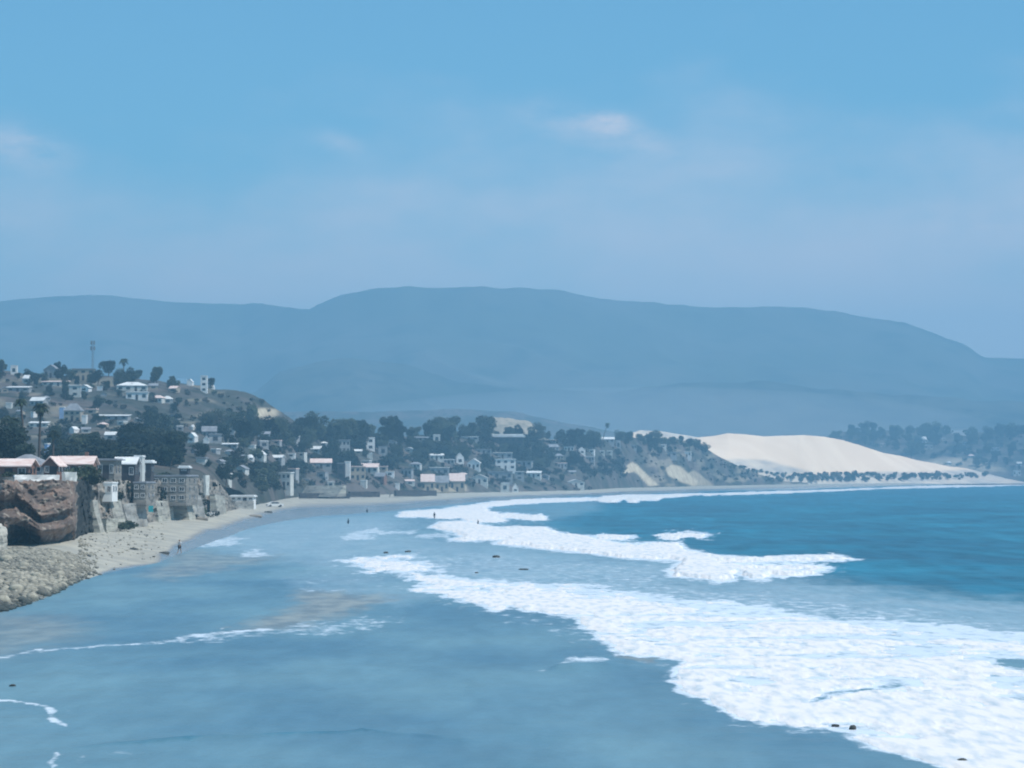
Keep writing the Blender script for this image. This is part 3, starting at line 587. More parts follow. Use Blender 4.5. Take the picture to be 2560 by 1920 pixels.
# ---------------------------------------------------------------- houses
def window(parent, x, z, w, h, y=-.02, near=False, d=.06, frame='trim'):
    if near:
        bm = bmesh.new(); t = .09
        box(bm, x-w/2-t, x+w/2+t, y-d, y, z-t, z); box(bm, x-w/2-t, x+w/2+t, y-d, y, z+h, z+h+t)
        box(bm, x-w/2-t, x-w/2, y-d, y, z, z+h); box(bm, x+w/2, x+w/2+t, y-d, y, z, z+h); box(bm, x-.03, x+.03, y-d, y, z, z+h)
        f = bm_obj('window', bm, M[frame], parent)
        bm = bmesh.new(); box(bm, x-w/2, x+w/2, y-.03, y, z, z+h); bm_obj('pane', bm, M['glass'], f)
    else:
        bm = bmesh.new(); box(bm, x-w/2, x+w/2, y-.05, y, z, z+h); bm_obj('window', bm, M['glass'], parent)
def house(name, loc, w, h, dep, style, wall, roof, label, cat='house', group=None, near=False, rz=0, nwin=2, rh=None, door=True, skirt=2.5, eave=.35, storeys=1, win_h=None, chimney=False):
    r = empty(name, loc, rz); tag(r, label, cat, group)
    rh = rh if rh is not None else {'flat': .28, 'gable': h*.38, 'front': h*.38, 'hip': h*.4, 'shed': h*.28, 'tower': .3, 'dome': h*.5}[style]
    hw = h-rh; bm = bmesh.new(); x0, x1 = -w/2, w/2
    if style == 'front':
        prism(bm, [(x0, -skirt), (x1, -skirt), (x1, hw), (0, h-.06), (x0, hw)], 0, dep)
    elif style == 'gable':
        a = [(0, -skirt), (dep, -skirt), (dep, hw), (dep/2, h-.06), (0, hw)]
        A = [bm.verts.new((x0, p[0], p[1])) for p in a]; B = [bm.verts.new((x1, p[0], p[1])) for p in a]; bm.faces.new(A); bm.faces.new(B[::-1])
        for i in range(5): bm.faces.new((A[i], B[i], B[(i+1) % 5], A[(i+1) % 5]))
    else: box(bm, x0, x1, 0, dep, -skirt, hw)
    bm_obj('wall', bm, M[wall], r)
    bm = bmesh.new(); e = eave; t = .14
    if style in ('flat', 'tower'):
        box(bm, x0-e, x1+e, -e, dep+e, hw, hw+rh*.6); box(bm, x0-e*.3, x1+e*.3, -e*.3, dep+e*.3, hw+rh*.6, hw+rh)
    elif style == 'gable':
        s = rh/(dep/2)
        pts = [(-e, hw-e*s), (dep/2, h), (dep+e, hw-e*s), (dep+e, hw-e*s+t), (dep/2, h+t), (-e, hw-e*s+t)]
        A = [bm.verts.new((x0-e, p[0], p[1])) for p in pts]; B = [bm.verts.new((x1+e, p[0], p[1])) for p in pts]
        for i in range(6): bm.faces.new((A[i], B[i], B[(i+1) % 6], A[(i+1) % 6]))
        for Q in (A, B): bm.faces.new((Q[0], Q[1], Q[4], Q[5])); bm.faces.new((Q[1], Q[2], Q[3], Q[4]))
    elif style == 'front':
        s = rh/(w/2); prism(bm, [(x0-e, hw-e*s), (0, h), (0, h+t), (x0-e, hw-e*s+t)], -e, dep+e); prism(bm, [(0, h), (x1+e, hw-e*s), (x1+e, hw-e*s+t), (0, h+t)], -e, dep+e)
    elif style == 'hip':
        i = min(w, dep)*.42; q = [bm.verts.new(p) for p in ((x0-e,-e,hw),(x1+e,-e,hw),(x1+e,dep+e,hw),(x0-e,dep+e,hw),(x0+i,dep/2,h),(x1-i,dep/2,h))]
        for f in ((0,1,5,4),(1,2,5),(2,3,4,5),(3,0,4),(0,3,2,1)): bm.faces.new([q[k] for k in f])
    elif style == 'shed':
        q = [bm.verts.new(p) for p in ((x0-e,-e,hw),(x1+e,-e,hw),(x1+e,dep+e,h),(x0-e,dep+e,h),(x0-e,-e,hw+t),(x1+e,-e,hw+t),(x1+e,dep+e,h+t),(x0-e,dep+e,h+t))]
        for f in ((0,3,2,1),(4,5,6,7),(0,1,5,4),(1,2,6,5),(2,3,7,6),(3,0,4,7)): bm.faces.new([q[k] for k in f])
    elif style == 'dome':
        bmesh.ops.create_uvsphere(bm, u_segments=16, v_segments=8, radius=1); 
        for v in bm.verts: v.co = Vector((v.co.x*w*.5, v.co.y*w*.5+dep/2, max(v.co.z, -.1)*rh+hw))
    ro = bm_obj('roof', bm, M[roof], r)
    if chimney:
        bm = bmesh.new(); box(bm, w*.22, w*.22+.5, dep*.5, dep*.5+.5, hw, h+.7); bm_obj('chimney', bm, M[wall], ro)
    if nwin:
        for st in range(storeys):
            fh = hw/storeys; wz = st*fh + fh*.34; wh = (win_h or fh*.42); n = nwin
            for i in range(n):
                cx = x0+w*(i+.5)/n
                if st == 0 and door and i == n//2 and n > 1: continue
                window(r, cx, wz, min(1.5, w/n*.5), wh, near=near)
    if near and dep > 3.5:
        for st in range(storeys):
            fh = hw/storeys
            for yy in (dep*.3, dep*.7):
                bm = bmesh.new(); box(bm, x1, x1+.05, yy-.45, yy+.45, st*fh+fh*.34, st*fh+fh*.78); bm_obj('window', bm, M['glass'], r)
    if door and nwin > 1:
        bm = bmesh.new(); cx = x0+w*(nwin//2+.5)/nwin; box(bm, cx-.45, cx+.45, -.06, -.01, 0, min(2.05, hw*.8)); bm_obj('door', bm, M['dark'], r)
    return r
HS = []     # (px, py, short phrase) for naming trees by
def far_house(x0, x1, y0, y1, style, wall, roof, label, short=None, name='house', cat='house', rz=None, storeys=1, nwin=None, **k):
    cx = (x0+x1)/2; p = cast(cx, y1)
    if p is None: print('NO GROUND', label); return
    D = p.y; w = (x1-x0)/FPX*D; h = (y1-y0)/FPX*D
    dep = k.pop('dep', max(w*.7, 3.5)) 
    rz = random.uniform(-.35, .35) if rz is None else rz
    w2 = max(.8, (w-abs(math.sin(rz))*dep*.6)/math.cos(rz))
    e = .3 if w > 4 else .1
    nw = nwin if nwin is not None else (0 if w < 2.5 else 1 if w < 4.5 else 3 if w < 10 else 4)
    house(name, p, w2, h, dep, style, wall, roof, label, cat, nwin=nw, rz=rz, storeys=storeys, eave=k.pop('eave', e), **k)
    if short: HS.append((cx, y1, short))
H = far_house
GR = 'houses on the hillside'
# hill crest and upper slope, left
H(26,43,913,937,'tower','white','whiteroof','small white tower house at the far left of the hill crest','the small white tower house',rz=.1)
H(108,145,912,945,'front','grey','greyroof','grey gabled house with dark pointed roof on the hill crest','the grey gabled crest house')
H(179,237,921,951,'flat','tan','greyroof','wide flat-roofed beige house on the crest below the tall mast','the wide beige crest house',storeys=2,rz=.1)
H(54,77,938,960,'gable','offwhite','whiteroof','pale cream cottage just below the left end of the crest','the pale cream cottage')
H(104,170,951,965,'shed','offwhite','pinkroof','long low house with faded pinkish roof below the grey gabled house','the long pinkish-roofed house',rz=.05)
H(172,202,962,993,'flat','offwhite','whiteroof','stepped white house with bright terrace on the upper slope','the stepped white house',storeys=2)
H(196,223,962,979,'front','white','whiteroof','bright white gabled cottage in the middle of the upper slope','the bright gabled cottage',rz=-.2)
H(242,256,965,977,'flat','white','whiteroof','tiny white hut right of the bright gabled cottage','the tiny white hut',rz=0)
H(290,370,954,978,'hip','offwhite','whiteroof','broad house with sweeping pale roof on the right of the upper slope','the broad pale-roofed house',rz=.12,storeys=1)
H(314,370,979,1000,'flat','white','whiteroof','cream lower wing standing in front of the broad pale-roofed house','the cream lower wing',rz=.1)
H(16,72,965,979,'shed','grey','whiteroof','low grey house with pale roof at the left edge of the slope','the low grey edge house',rz=0)
H(72,111,993,1015,'gable','grey','whiteroof','grey-green house above the tall palm crown','the grey-green house')
H(14,28,1006,1021,'flat','offwhite','whiteroof','small pale hut at the left edge behind the palms','the small pale edge hut')
H(158,202,1008,1054,'hip','tan','greyroof','tall dusty beige house behind the narrow blue-white tower','the tall dusty beige house',storeys=2)
H(148,159,1017,1047,'tower','blue','whiteroof','narrow blue-white tower on the middle slope','the narrow blue-white tower',rz=0,name='tower',cat='tower')
H(204,215,1037,1060,'tower','white','whiteroof','narrow white tower in the middle of the slope','the narrow white tower',rz=0,name='tower',cat='tower')
H(242,319,1036,1050,'shed','grey','whiteroof','long low house with pale strip roof on the middle slope','the long strip-roofed house',rz=0)
H(74,86,1029,1044,'flat','white','whiteroof','small bright hut left of the tall palm trunk','the small bright hut')
H(72,118,1054,1068,'shed','offwhite','whiteroof','low white-roofed house at the foot of the tall palm','the low house by the tall palm')
H(170,188,1067,1084,'front','white','whiteroof','small white gabled house on the lower left slope','the small lower gabled house')
H(260,291,1080,1100,'gable','grey','whiteroof','grey house with slanting pale roof among the lower trees','the slant-roofed grey house')
H(290,311,1052,1062,'flat','offwhite','whiteroof','small pale shed under the long strip-roofed house','the small pale shed')
H(108,121,1108,1132,'flat','blue','whiteroof','bluish white hut just behind the cliff palms','the bluish hut')
H(441,466,946,956,'flat','white','whiteroof','long low white house on the right of the hill crest','the low white crest house',rz=0)
H(467,481,948,964,'front','white','whiteroof','small white gabled annex beside the low white crest house','the small crest annex')
H(501,518,939,981,'tower','white','whiteroof','tall bright white tower house at the right end of the crest','the tall white tower house',rz=.05,storeys=3,nwin=1)
H(519,535,960,971,'dome','white','whiteroof','small white domed hut right of the tall white tower house','the small domed hut',rz=0)
# lower hill among trees
H(440,460,1064,1078,'flat','grey','whiteroof','dim grey hut above the pair of white cottages','the dim grey hut')
H(470,484,1061,1074,'dome','offwhite','whiteroof','small round-topped pale hut in the dark trees','the round-topped hut')
H(467,488,1082,1107,'front','white','whiteroof','white cottage with two stepped gables in the dark trees','the stepped-gable cottage')
H(505,541,1066,1096,'gable','grey','greyroof','grey gabled house on the lower hill right of the stepped-gable cottage','the grey lower-hill house')
H(508,522,1092,1109,'front','white','whiteroof','very bright little gabled hut in front of the grey lower-hill house','the very bright little hut',rz=0)
H(521,556,1084,1109,'flat','grey','greyroof','blue-grey block house beside the very bright little hut','the blue-grey block house')
H(555,592,1108,1119,'shed','grey','whiteroof','low house with long pale roof above the cliff end','the low long-roofed house',rz=0)
H(631,674,1079,1094,'gable','grey','greyroof','dim house with grey roof high among the round trees','the dim grey-roofed house')
H(618,636,1112,1123,'flat','offwhite','whiteroof','small pale flat house left of the two low village roofs','the small pale flat house')
H(647,674,1101,1121,'flat','grey','whiteroof','grey house with pale roof terrace under the round trees','the roof-terrace house')
H(729,743,1089,1109,'tower','grey','whiteroof','small pale upright house in the dark wood','the small upright house')
# village
H(617,638,1136,1151,'dome','white','whiteroof','bright white domed cottage at the left of the village','the bright domed cottage')
H(637,661,1127,1151,'front','offwhite','whiteroof','pale cottage with steep white gable beside the domed cottage','the steep white gable')
H(676,706,1138,1153,'gable','grey','whiteroof','grey-roofed cottage between the steep gable and the white box house','the grey-roofed cottage')
H(716,737,1133,1144,'flat','white','whiteroof','bright white box house above the pink-roofed house','the white box house',rz=0)
H(741,762,1131,1142,'flat','offwhite','whiteroof','low pale hut right of the white box house','the low pale hut')
H(777,803,1116,1132,'gable','offwhite','whiteroof','cream cottage uphill from the pink-roofed house','the uphill cream cottage')
H(776,830,1147,1172,'gable','grey','pinkroof','wide house with a bright pale pink roof in the village','the wide pink-roofed house',rz=.1)
H(845,876,1099,1133,'flat','grey','greyroof','square grey house in front of the dark wood','the square grey house',storeys=2,rz=.2)
H(651,667,1182,1201,'front','white','whiteroof','small white leaning gable low in the dark brush','the small gable in the brush')
H(691,728,1180,1220,'flat','offwhite','whiteroof','pale greenish unfinished house above the end of the beach','the unfinished pale house',storeys=2,nwin=3)
H(915,938,1093,1126,'flat','white','whiteroof','tall bright white square house in the middle of the wood','the tall bright square house',rz=.15,storeys=2,nwin=1)
H(917,932,1132,1147,'flat','offwhite','whiteroof','small pale hut under the tall bright square house','the small hut below it')
H(946,969,1115,1140,'flat','grey','greyroof','dim grey house right of the tall bright square house','the dim house in the wood')
H(843,862,1157,1200,'flat','dark','greyroof','tall dark house left of the white chimney tower','the tall dark house',storeys=2,rz=0)
H(862,875,1153,1200,'tower','white','whiteroof','tall thin white tower between the dark and beige houses','the thin white tower',rz=0,name='tower',cat='tower')
H(875,914,1165,1201,'flat','tan','pinkroof','two-storey beige house with arched terrace','the two-storey beige house',storeys=2,rz=.05)
H(901,945,1159,1182,'gable','offwhite','pinkroof','house with a sweeping pinkish white roof behind the beige house','the sweeping-roofed house',rz=-.1)
H(900,916,1200,1218,'flat','offwhite','whiteroof','pale beach hut under the beige house','the pale hut under it')
H(818,835,1203,1218,'flat','offwhite','whiteroof','pale green shed behind the dark seawall','the pale green shed')
H(790,815,1180,1196,'flat','grey','greyroof','blue-grey cottage below the wide pink-roofed house','the blue-grey cottage')
H(964,985,1178,1191,'flat','white','whiteroof','bright little white house in the middle of the village','the bright little house',rz=0)
H(935,962,1182,1204,'gable','brick','greyroof','brown cottage beneath the sweeping pinkish roof','the brown cottage')
H(988,998,1208,1223,'tower','white','whiteroof','narrow white hut on the beach edge','the narrow beach-edge hut',rz=0)
H(1000,1030,1172,1190,'flat','grey','greyroof','grey flat house between the bright little house and the terraces','the grey flat house')
H(1083,1101,1086,1107,'flat','offwhite','whiteroof','pale upright cottage high in the dark wood','the pale high cottage')
H(1032,1070,1092,1101,'shed','grey','greyroof','faint long grey roof in the upper wood','the faint long roof',rz=0)
H(1073,1110,1134,1151,'shed','offwhite','whiteroof','house with slanting white roof at the right of the dark wood','the slanting white roof',rz=.1)
H(1108,1136,1148,1160,'flat','grey','whiteroof','grey terrace house under the leaning white roof','the grey terrace house')
H(1073,1122,1168,1188,'flat','grey','whiteroof','low terrace house with bright parapet','the bright-parapet house',rz=0)
H(1140,1161,1133,1161,'front','white','whiteroof','narrow white gabled house with steep slanting roof','the narrow steep white house',rz=.2)
H(1168,1200,1147,1173,'front','white','whiteroof','very bright white house with open wing-like gables','the very bright winged house')
H(1190,1229,1122,1136,'flat','grey','greyroof','greyish flat house under the sandy cut bank','the greyish flat house')
H(1149,1196,1091,1101,'flat','grey','whiteroof','faint low house left of the big white flat roof','the faint low house',rz=0)
H(1228,1307,1085,1119,'flat','dark','whiteroof','large dark building with a bright white flat roof on the plateau','the large white flat roof',rz=0,storeys=2,nwin=5,rh=1.6,eave=1.2)
H(1232,1281,1131,1147,'flat','grey','whiteroof','long house with white slab roof under the large flat roof','the long white-slab house',rz=0)
H(1238,1290,1147,1175,'flat','white','whiteroof','white two-storey house with dark round openings','the white two-storey house',storeys=2,nwin=3,rz=.05)
H(1178,1219,1186,1210,'front','offwhite','whiteroof','pale gabled house above the beach between the beige row and the white box','the pale beach gable')
H(1219,1281,1178,1200,'flat','grey','greyroof','blue-grey terraced house in the centre right of the village','the blue-grey terraced house',rz=0,nwin=4)
H(1287,1310,1178,1200,'flat','grey','whiteroof','small house with two stacked white slabs','the stacked-slab house',storeys=2,rz=0)
H(1316,1352,1178,1195,'shed','offwhite','whiteroof','low house with white roof at the right of the village','the low right-hand house',rz=-.1)
H(1252,1273,1207,1231,'flat','offwhite','whiteroof','square grey-white beach house with flat top','the square beach house',rz=0)
H(1281,1296,1208,1231,'front','white','whiteroof','bright white tent-shaped hut on the beach edge','the tent-shaped hut',rz=0,rh=2.2)
H(1290,1330,1152,1166,'flat','grey','greyroof','dim grey house behind the stacked white slabs','the dim back house')
H(1378,1392,1099,1109,'flat','offwhite','whiteroof','tiny pale house below the skyline trees','the tiny skyline house')
H(1418,1462,1199,1216,'front','offwhite','whiteroof','pale house with wide sagging roof near the bluff foot','the wide-roofed house',rz=.1)
H(1447,1464,1118,1136,'front','white','whiteroof','small bright leaning gable on the bluff slope','the bright bluff gable')
H(1472,1486,1123,1134,'flat','white','whiteroof','tiny white hut right of the bright bluff gable','the tiny bluff hut')
H(1499,1512,1126,1136,'flat','offwhite','whiteroof','left one of two small pale sheds under the leaning palm','the left pale shed',rz=0)
H(1517,1531,1126,1136,'flat','offwhite','whiteroof','right one of two small pale sheds under the leaning palm','the right pale shed',rz=0)
H(1502,1536,1093,1106,'gable','grey','whiteroof','pale-roofed house on the skyline beside the leaning palm','the pale skyline house',rz=0)
H(1540,1552,1100,1125,'tower','grey','greyroof','narrow grey house on the skyline right of the leaning palm','the narrow grey house')
H(1572,1592,1112,1122,'flat','grey','greyroof','dim flat house near the bluff top','the dim bluff-top house')
H(1650,1667,1111,1120,'flat','offwhite','whiteroof','tiny pale house under the bluff crest','the tiny bluff-crest house')
H(1655,1692,1129,1142,'flat','grey','greyroof','long grey house on the bluff above the sandy chutes','the long grey bluff house',rz=0)
H(1706,1728,1128,1143,'flat','white','whiteroof','white house at the seaward end of the bluff','the white bluff-end house',rz=-.1)
H(2362,2415,1072,1086,'flat','white','whiteroof','long white building among trees on the far right ridge','the long far-ridge building',rz=0)
H(2302,2319,1091,1107,'dome','offwhite','whiteroof','round pale domed building in trees right of the dune','the far domed building',rz=0)
H(2312,2332,1112,1124,'flat','tan','whiteroof','small beige building downhill from the far domed building','the far beige building',rz=0)
H(2478,2498,1118,1128,'flat','grey','whiteroof','small grey building at the far right among trees','the far grey building',rz=0)
H(2534,2552,1176,1190,'flat','offwhite','whiteroof','pale hut near the far right end of the beach','the far beach hut',rz=0)
# beige row on the beach
for i, (a, b_, t, rf, l) in enumerate(((1053,1086,1186,'pinkroof','left beige cottage of the low row on the beach'),(1088,1122,1190,'greyroof','middle beige cottage of the low row on the beach, grey roofed'),(1124,1162,1184,'pinkroof','right beige cottage of the low row on the beach'))):
    H(a,b_,t,1229,'gable','tan',rf,l,'the low beige row' if i == 1 else None,rz=0.05,group='beige cottages on the beach')
def more_houses(n, x0, x1, y0, y1, w0, w1):
    got = 0; tries = 0
    while got < n and tries < 900:
        tries += 1; px = random.uniform(x0, x1); py = random.uniform(y0(px) if callable(y0) else y0, y1(px) if callable(y1) else y1)
        if x0 > 2000 and ((cast(px, py) or Vector((0, 0, 0))).y < 2405): continue
        if any(abs(px-h[0]) < 27 and abs(py-h[1]) < 13 for h in HS+EX): continue
        b = min(HS, key=lambda h: (h[0]-px)**2 + ((h[1]-py)*1.8)**2); rel = 'left of' if px < b[0]-12 else 'right of' if px > b[0]+12 else 'below' if py > b[1] else 'above'
        w = random.uniform(w0, w1); h = w*random.uniform(.42, .62)+2; st = random.choice(('flat', 'gable', 'front', 'shed', 'hip', 'flat')); wl = random.choice(('offwhite', 'grey', 'grey', 'tan')); rf = random.choice(('whiteroof', 'greyroof', 'greyroof', 'pinkroof'))
        d = {'flat': 'flat-topped', 'gable': 'gabled', 'front': 'peaked', 'shed': 'slant-roofed', 'hip': 'hipped'}[st]; c = {'white': 'white', 'offwhite': 'pale', 'grey': 'grey', 'tan': 'beige'}[wl]
        EX.append((px, py)); got += 1
        H(px-w/2, px+w/2, py-h, py, st, wl, rf, f'small {c} {d} house {rel} {b[2]}', None, group=GR, eave=.2)
EX = []
more_houses(13, 0, 440, lambda x: lh(x)+14, lambda x: 1085, 16, 34)
more_houses(20, 560, 1480, 1112, 1215, 16, 32)
more_houses(8, 470, 700, 1080, 1160, 14, 24)
more_houses(7, 2180, 2550, 1100, 1165, 10, 18)
# ---------------------------------------------------------------- houses and walls on the near cliff
def blk(name, x0, x1, y0, y1, D, style, wall, roof, label, cat='house', **k):
    w = (x1-x0)/FPX*D; zb = zat(y1, D); h = zat(y0, D)-zb; cx = (x0+x1)/2
    return house(name, Vector(((cx-1280)/FPX*D, D, zb)), w, h, k.pop('dep', 6.), style, wall, roof, label, cat, near=True, **k)
blk('house', -60, 72, 1149, 1192, 292, 'gable', 'brick', 'pinkroof', 'brown cliff-top house with long pale red roof at the left edge', rh=.75, nwin=4, dep=5, skirt=1)
blk('house', 6, 110, 1135, 1186, 312, 'hip', 'grey', 'greyroof', 'house with grey hipped roof behind the leftmost red-roofed house', rh=1.4, nwin=3, dep=7, skirt=1)
blk('house', 110, 142, 1143, 1190, 300, 'front', 'brick', 'pinkroof', 'small brick house with pink gable between the two long red roofs', rh=.8, nwin=2, dep=5, skirt=1)
blk('house', 143, 229, 1142, 1190, 350, 'gable', 'brick', 'pinkroof', 'brown cliff-top house with long bright pink tiled roof', rh=1.0, nwin=5, dep=5, skirt=.5, chimney=True)
blk('house', 231, 286, 1146, 1198, 366, 'flat', 'tan2', 'greyroof', 'grey flat-roofed house with pale frames on the cliff top', nwin=4, dep=7, skirt=2, eave=.5, storeys=1)
blk('house', 287, 337, 1144, 1200, 382, 'gable', 'dark', 'whiteroof', 'dark-fronted house with bright cream roof on the cliff top', rh=.95, nwin=3, dep=5, skirt=3)
blk('tower', 336, 356, 1138, 1202, 390, 'tower', 'offwhite', 'whiteroof', 'pale two-storey stair tower beside the bright cream roof', 'tower', nwin=1, dep=3, skirt=2, storeys=2, door=False, eave=.1)
blk('house', 356, 377, 1150, 1190, 402, 'flat', 'dark', 'whiteroof', 'small dark house with thin white roof right of the stair tower', nwin=2, dep=4, skirt=2, rh=.5)
blk('house', 449, 471, 1164, 1178, 470, 'flat', 'dark', 'whiteroof', 'low hut with a thin bright white roof behind the dark hedge', nwin=1, dep=3, skirt=2, rh=.5, eave=.3, door=False)
blk('house', 380, 466, 1187, 1256, 432, 'flat', 'tan2', 'greyroof', 'large three-storey grey house built down the cliff face', nwin=4, dep=16, skirt=.6, storeys=3, rh=.3, eave=.15, door=False)
blk('house', 334, 366, 1204, 1250, 380, 'flat', 'tan2', 'greyroof', 'stained grey house set into the cliff below the stair tower', nwin=2, dep=10, skirt=1, storeys=2, rh=.25, eave=.1, door=False)
blk('house', 236, 281, 1205, 1240, 352, 'flat', 'white', 'whiteroof', 'bright white house hanging on the dark cliff side', nwin=3, dep=5, skirt=.8, storeys=1, rh=.2, eave=.1, door=False)
blk('beach_club', 577, 634, 1238, 1252, 590, 'flat', 'white', 'whiteroof', 'long white beach building at the end of the cliff row', 'building', nwin=4, dep=6, skirt=2.2, rh=.4)
def wallx(name, x0, x1, y0, y1, D0, D1, mat, label, cat='wall', th=.8, group=None, lean=.0, bat=0, holes=()):
    """upright slab from (x0, D0) to (x1, D1) between rows y0 (top) and y1 (foot), footed in the ground"""
    a = at(x0, y1, D0); b = at(x1, y1, D1); zt0, zt1 = zat(y0 if not isinstance(y0, tuple) else y0[0], D0), zat(y0 if not isinstance(y0, tuple) else y0[1], D1)
    d = Vector((b.x-a.x, b.y-a.y, 0)); n = Vector((-d.y, d.x, 0)).normalized()*th; N = 14; bm = bmesh.new()
    F, Bk = [], []
    for j in range(7):
        v = j/6; rf, rb = [], []
        for i in range(N+1):
            t = i/N; z0 = a.z+(b.z-a.z)*t-.8; z1 = zt0+(zt1-zt0)*t; p = Vector((a.x, a.y, 0))+d*t
            k = float(fbm(np.array([t*6.+x0]), np.array([v*3.]), 3)[0])*.18
            q = p + n/th*(k + bat*v) ; rf.append(bm.verts.new((q.x, q.y, z0+(z1-z0)*v))); q = p+n*(1)+n/th*bat; rb.append(bm.verts.new((q.x, q.y, z0+(z1-z0)*v)))
        F.append(rf); Bk.append(rb)
    for j in range(6):
        for i in range(N):
            bm.faces.new((F[j][i], F[j][i+1], F[j+1][i+1], F[j+1][i])); bm.faces.new((Bk[j][i+1], Bk[j][i], Bk[j+1][i], Bk[j+1][i+1]))
        bm.faces.new((F[j][0], F[j+1][0], Bk[j+1][0], Bk[j][0])); bm.faces.new((F[j][N], Bk[j][N], Bk[j+1][N], F[j+1][N]))
    for i in range(N): bm.faces.new((F[6][i], F[6][i+1], Bk[6][i+1], Bk[6][i])); bm.faces.new((F[0][i+1], F[0][i], Bk[0][i], Bk[0][i+1]))
    o = bm_obj(name, bm, M[mat]); tag(o, label, cat, group); return o
M['retain'] = cliff_mat('retaining_wall', (.42,.41,.35), (.30,.285,.25), (.14,.135,.125))
M['retain2'] = cliff_mat('stained_concrete', (.36,.35,.32), (.23,.22,.2), (.12,.12,.115))
wallx('parapet_wall', 36, 149, 1187, 1204, 283, 287, 'white', 'bright white parapet wall along the headland top', th=.3)
wallx('parapet_wall', -60, 35, 1192, 1205, 283, 283, 'retain2', 'grey parapet wall at the left edge of the headland top', th=.3)
wallx('garden_wall', 163, 192, 1180, 1204, 292, 306, 'offwhite', 'stepped cream garden wall below the bright pink tiled roof', th=.4)
wallx('buttress', 252, 264, 1250, 1326, 339, 345, 'retain', 'narrow pale buttress under the bright white hanging house', 'buttress', th=1.5, bat=1.2)
wallx('retaining_wall', 266, 294, 1296, 1328, 346, 349, 'retain', 'low pale retaining wall with a cellar opening at the cliff foot', th=1.)
wallx('retaining_wall', 296, 322, 1248, 1322, 356, 362, 'retain', 'tall pale retaining wall at the left of the cliff row', th=1.5, bat=1.2)
wallx('retaining_wall', 322, 374, (1260,1256), 1314, 368, 390, 'retain2', 'broad stained grey retaining wall right of the tall pale wall', th=1.5, bat=.8)
wallx('retaining_wall', 398, 438, 1252, 1298, 420, 436, 'retain', 'pale retaining wall under the large three-storey grey house', th=1.5, bat=.6)
wallx('buttress', 474, 492, 1222, 1292, 440, 452, 'retain', 'pale upright buttress right of the three-storey grey house', 'buttress', th=1.8, bat=1.)
wallx('retaining_wall', 492, 517, (1228,1240), 1290, 452, 462, 'retain2', 'sloping stained wall right of the pale upright buttress', th=1.5, bat=1.)
wallx('retaining_wall', 544, 567, (1236,1240), 1284, 488, 512, 'retain', 'pale wall panel near the end of the cliff row', th=1., bat=.5)
wallx('post', 515, 523, 1188, 1228, 474, 476, 'offwhite', 'white upright post wall near the end of the cliff top', 'wall', th=.5)
wallx('retaining_wall', 523, 544, 1281, 1291, 484, 490, 'white', 'low bright wall strip on the sand at the cliff end', th=.6)
wallx('seawall', 588, 634, 1252, 1272, 574, 586, 'retain2', 'grey seawall under the long white beach building', th=.8)
wallx('retaining_wall', 749, 842, 1214, 1236, 850, 835, 'retain', 'light grey-green sloping wall behind the beach', th=1., bat=3)
wallx('seawall', 750, 875, 1233, 1242, 838, 850, 'dark', 'dark low seawall along the back of the beach', th=.8)
wallx('seawall', 876, 950, 1229, 1237, 862, 880, 'dark', 'dark seawall under the two-storey beige house', th=.8)
wallx('seawall', 990, 1092, 1226, 1235, 900, 960, 'dark', 'dark seawall left of the low beige row', th=.8)
bm = bmesh.new(); box(bm, -.35, .35, -.1, .1, 0, .95); d_ = bm_obj('door', bm, M['teal']); d_.name = 'gate'; p_ = at(377, 1280, 377); d_.location = p_
tag(d_, 'small teal gate panel at the foot of the stained retaining wall', 'gate'); bm = bmesh.new(); box(bm, .18, .24, -.15, -.11, .45, .55); bm_obj('handle', bm, M['metal'], d_)
# ---------------------------------------------------------------- trees
HB = []
for o in COL.objects:
    if o.parent is None and o.get('category') in ('house', 'tower', 'building') and o.location.y > 600:
        d = o.location.y; pxs = 1280+o.location.x/d*FPX
        wl = next(c for c in o.children if c.name.startswith('wall')); zz = [v.co.z for v in wl.data.vertices]; xx = [v.co.x for v in wl.data.vertices]
        v0 = (o.location.z-CAM_H)/d; v1 = (o.location.z+max(zz)-CAM_H)/d
        HB.append((pxs-(max(xx)-min(xx))/2/d*FPX, pxs+(max(xx)-min(xx))/2/d*FPX, 1185-v1*FPX, 1185-v0*FPX, d))
def hides(px, p, h, wf=.42):
    d = p.y; base = 1185-(p.z-CAM_H)/d*FPX; top = base-h/d*FPX*.97; w = h*wf/d*FPX
    for a, b, t, q, hd in HB:
        if hd > d-4 and px+w > a+2 and px-w < b-2 and top < q-2 and base > t:
            ov = (min(px+w, b)-max(px-w, a))/(b-a)*(q-max(top, t))/(q-t)
            if ov > .22: return True
    return False
def cluster_crown(bm, rs, rx, rz, z0, n, leaf, lobes, flat=1.):
    L = []
    for i in range(lobes):
        a = rs.uniform(0, 6.28); r = rs.uniform(.15, .7)*rx; L.append((math.cos(a)*r, math.sin(a)*r, z0+rz*rs.uniform(.15, .85), rx*rs.uniform(.28, .5), rz*rs.uniform(.16, .3)))
    L.append((0, 0, z0+rz*.55, rx*.55, rz*.42))
    for i in range(n):
        cx, cy, cz, lr, lz = L[rs.randrange(len(L))]
        u = rs.gauss(0, 1), rs.gauss(0, 1), rs.gauss(0, 1); k = math.sqrt(sum(t*t for t in u))+1e-6; q = rs.uniform(.55, 1.05)
        c = Vector((cx+u[0]/k*lr*q, cy+u[1]/k*lr*q, cz+u[2]/k*lz*q))
        a = Vector((rs.gauss(0,1), rs.gauss(0,1), rs.gauss(0,1))).normalized()*leaf*rs.uniform(.6, 1.3); b = a.orthogonal().normalized()*leaf*rs.uniform(.4, .9)
        vs = [bm.verts.new(c+a), bm.verts.new(c+b), bm.verts.new(c-a), bm.verts.new(c-b)]; bm.faces.new(vs)
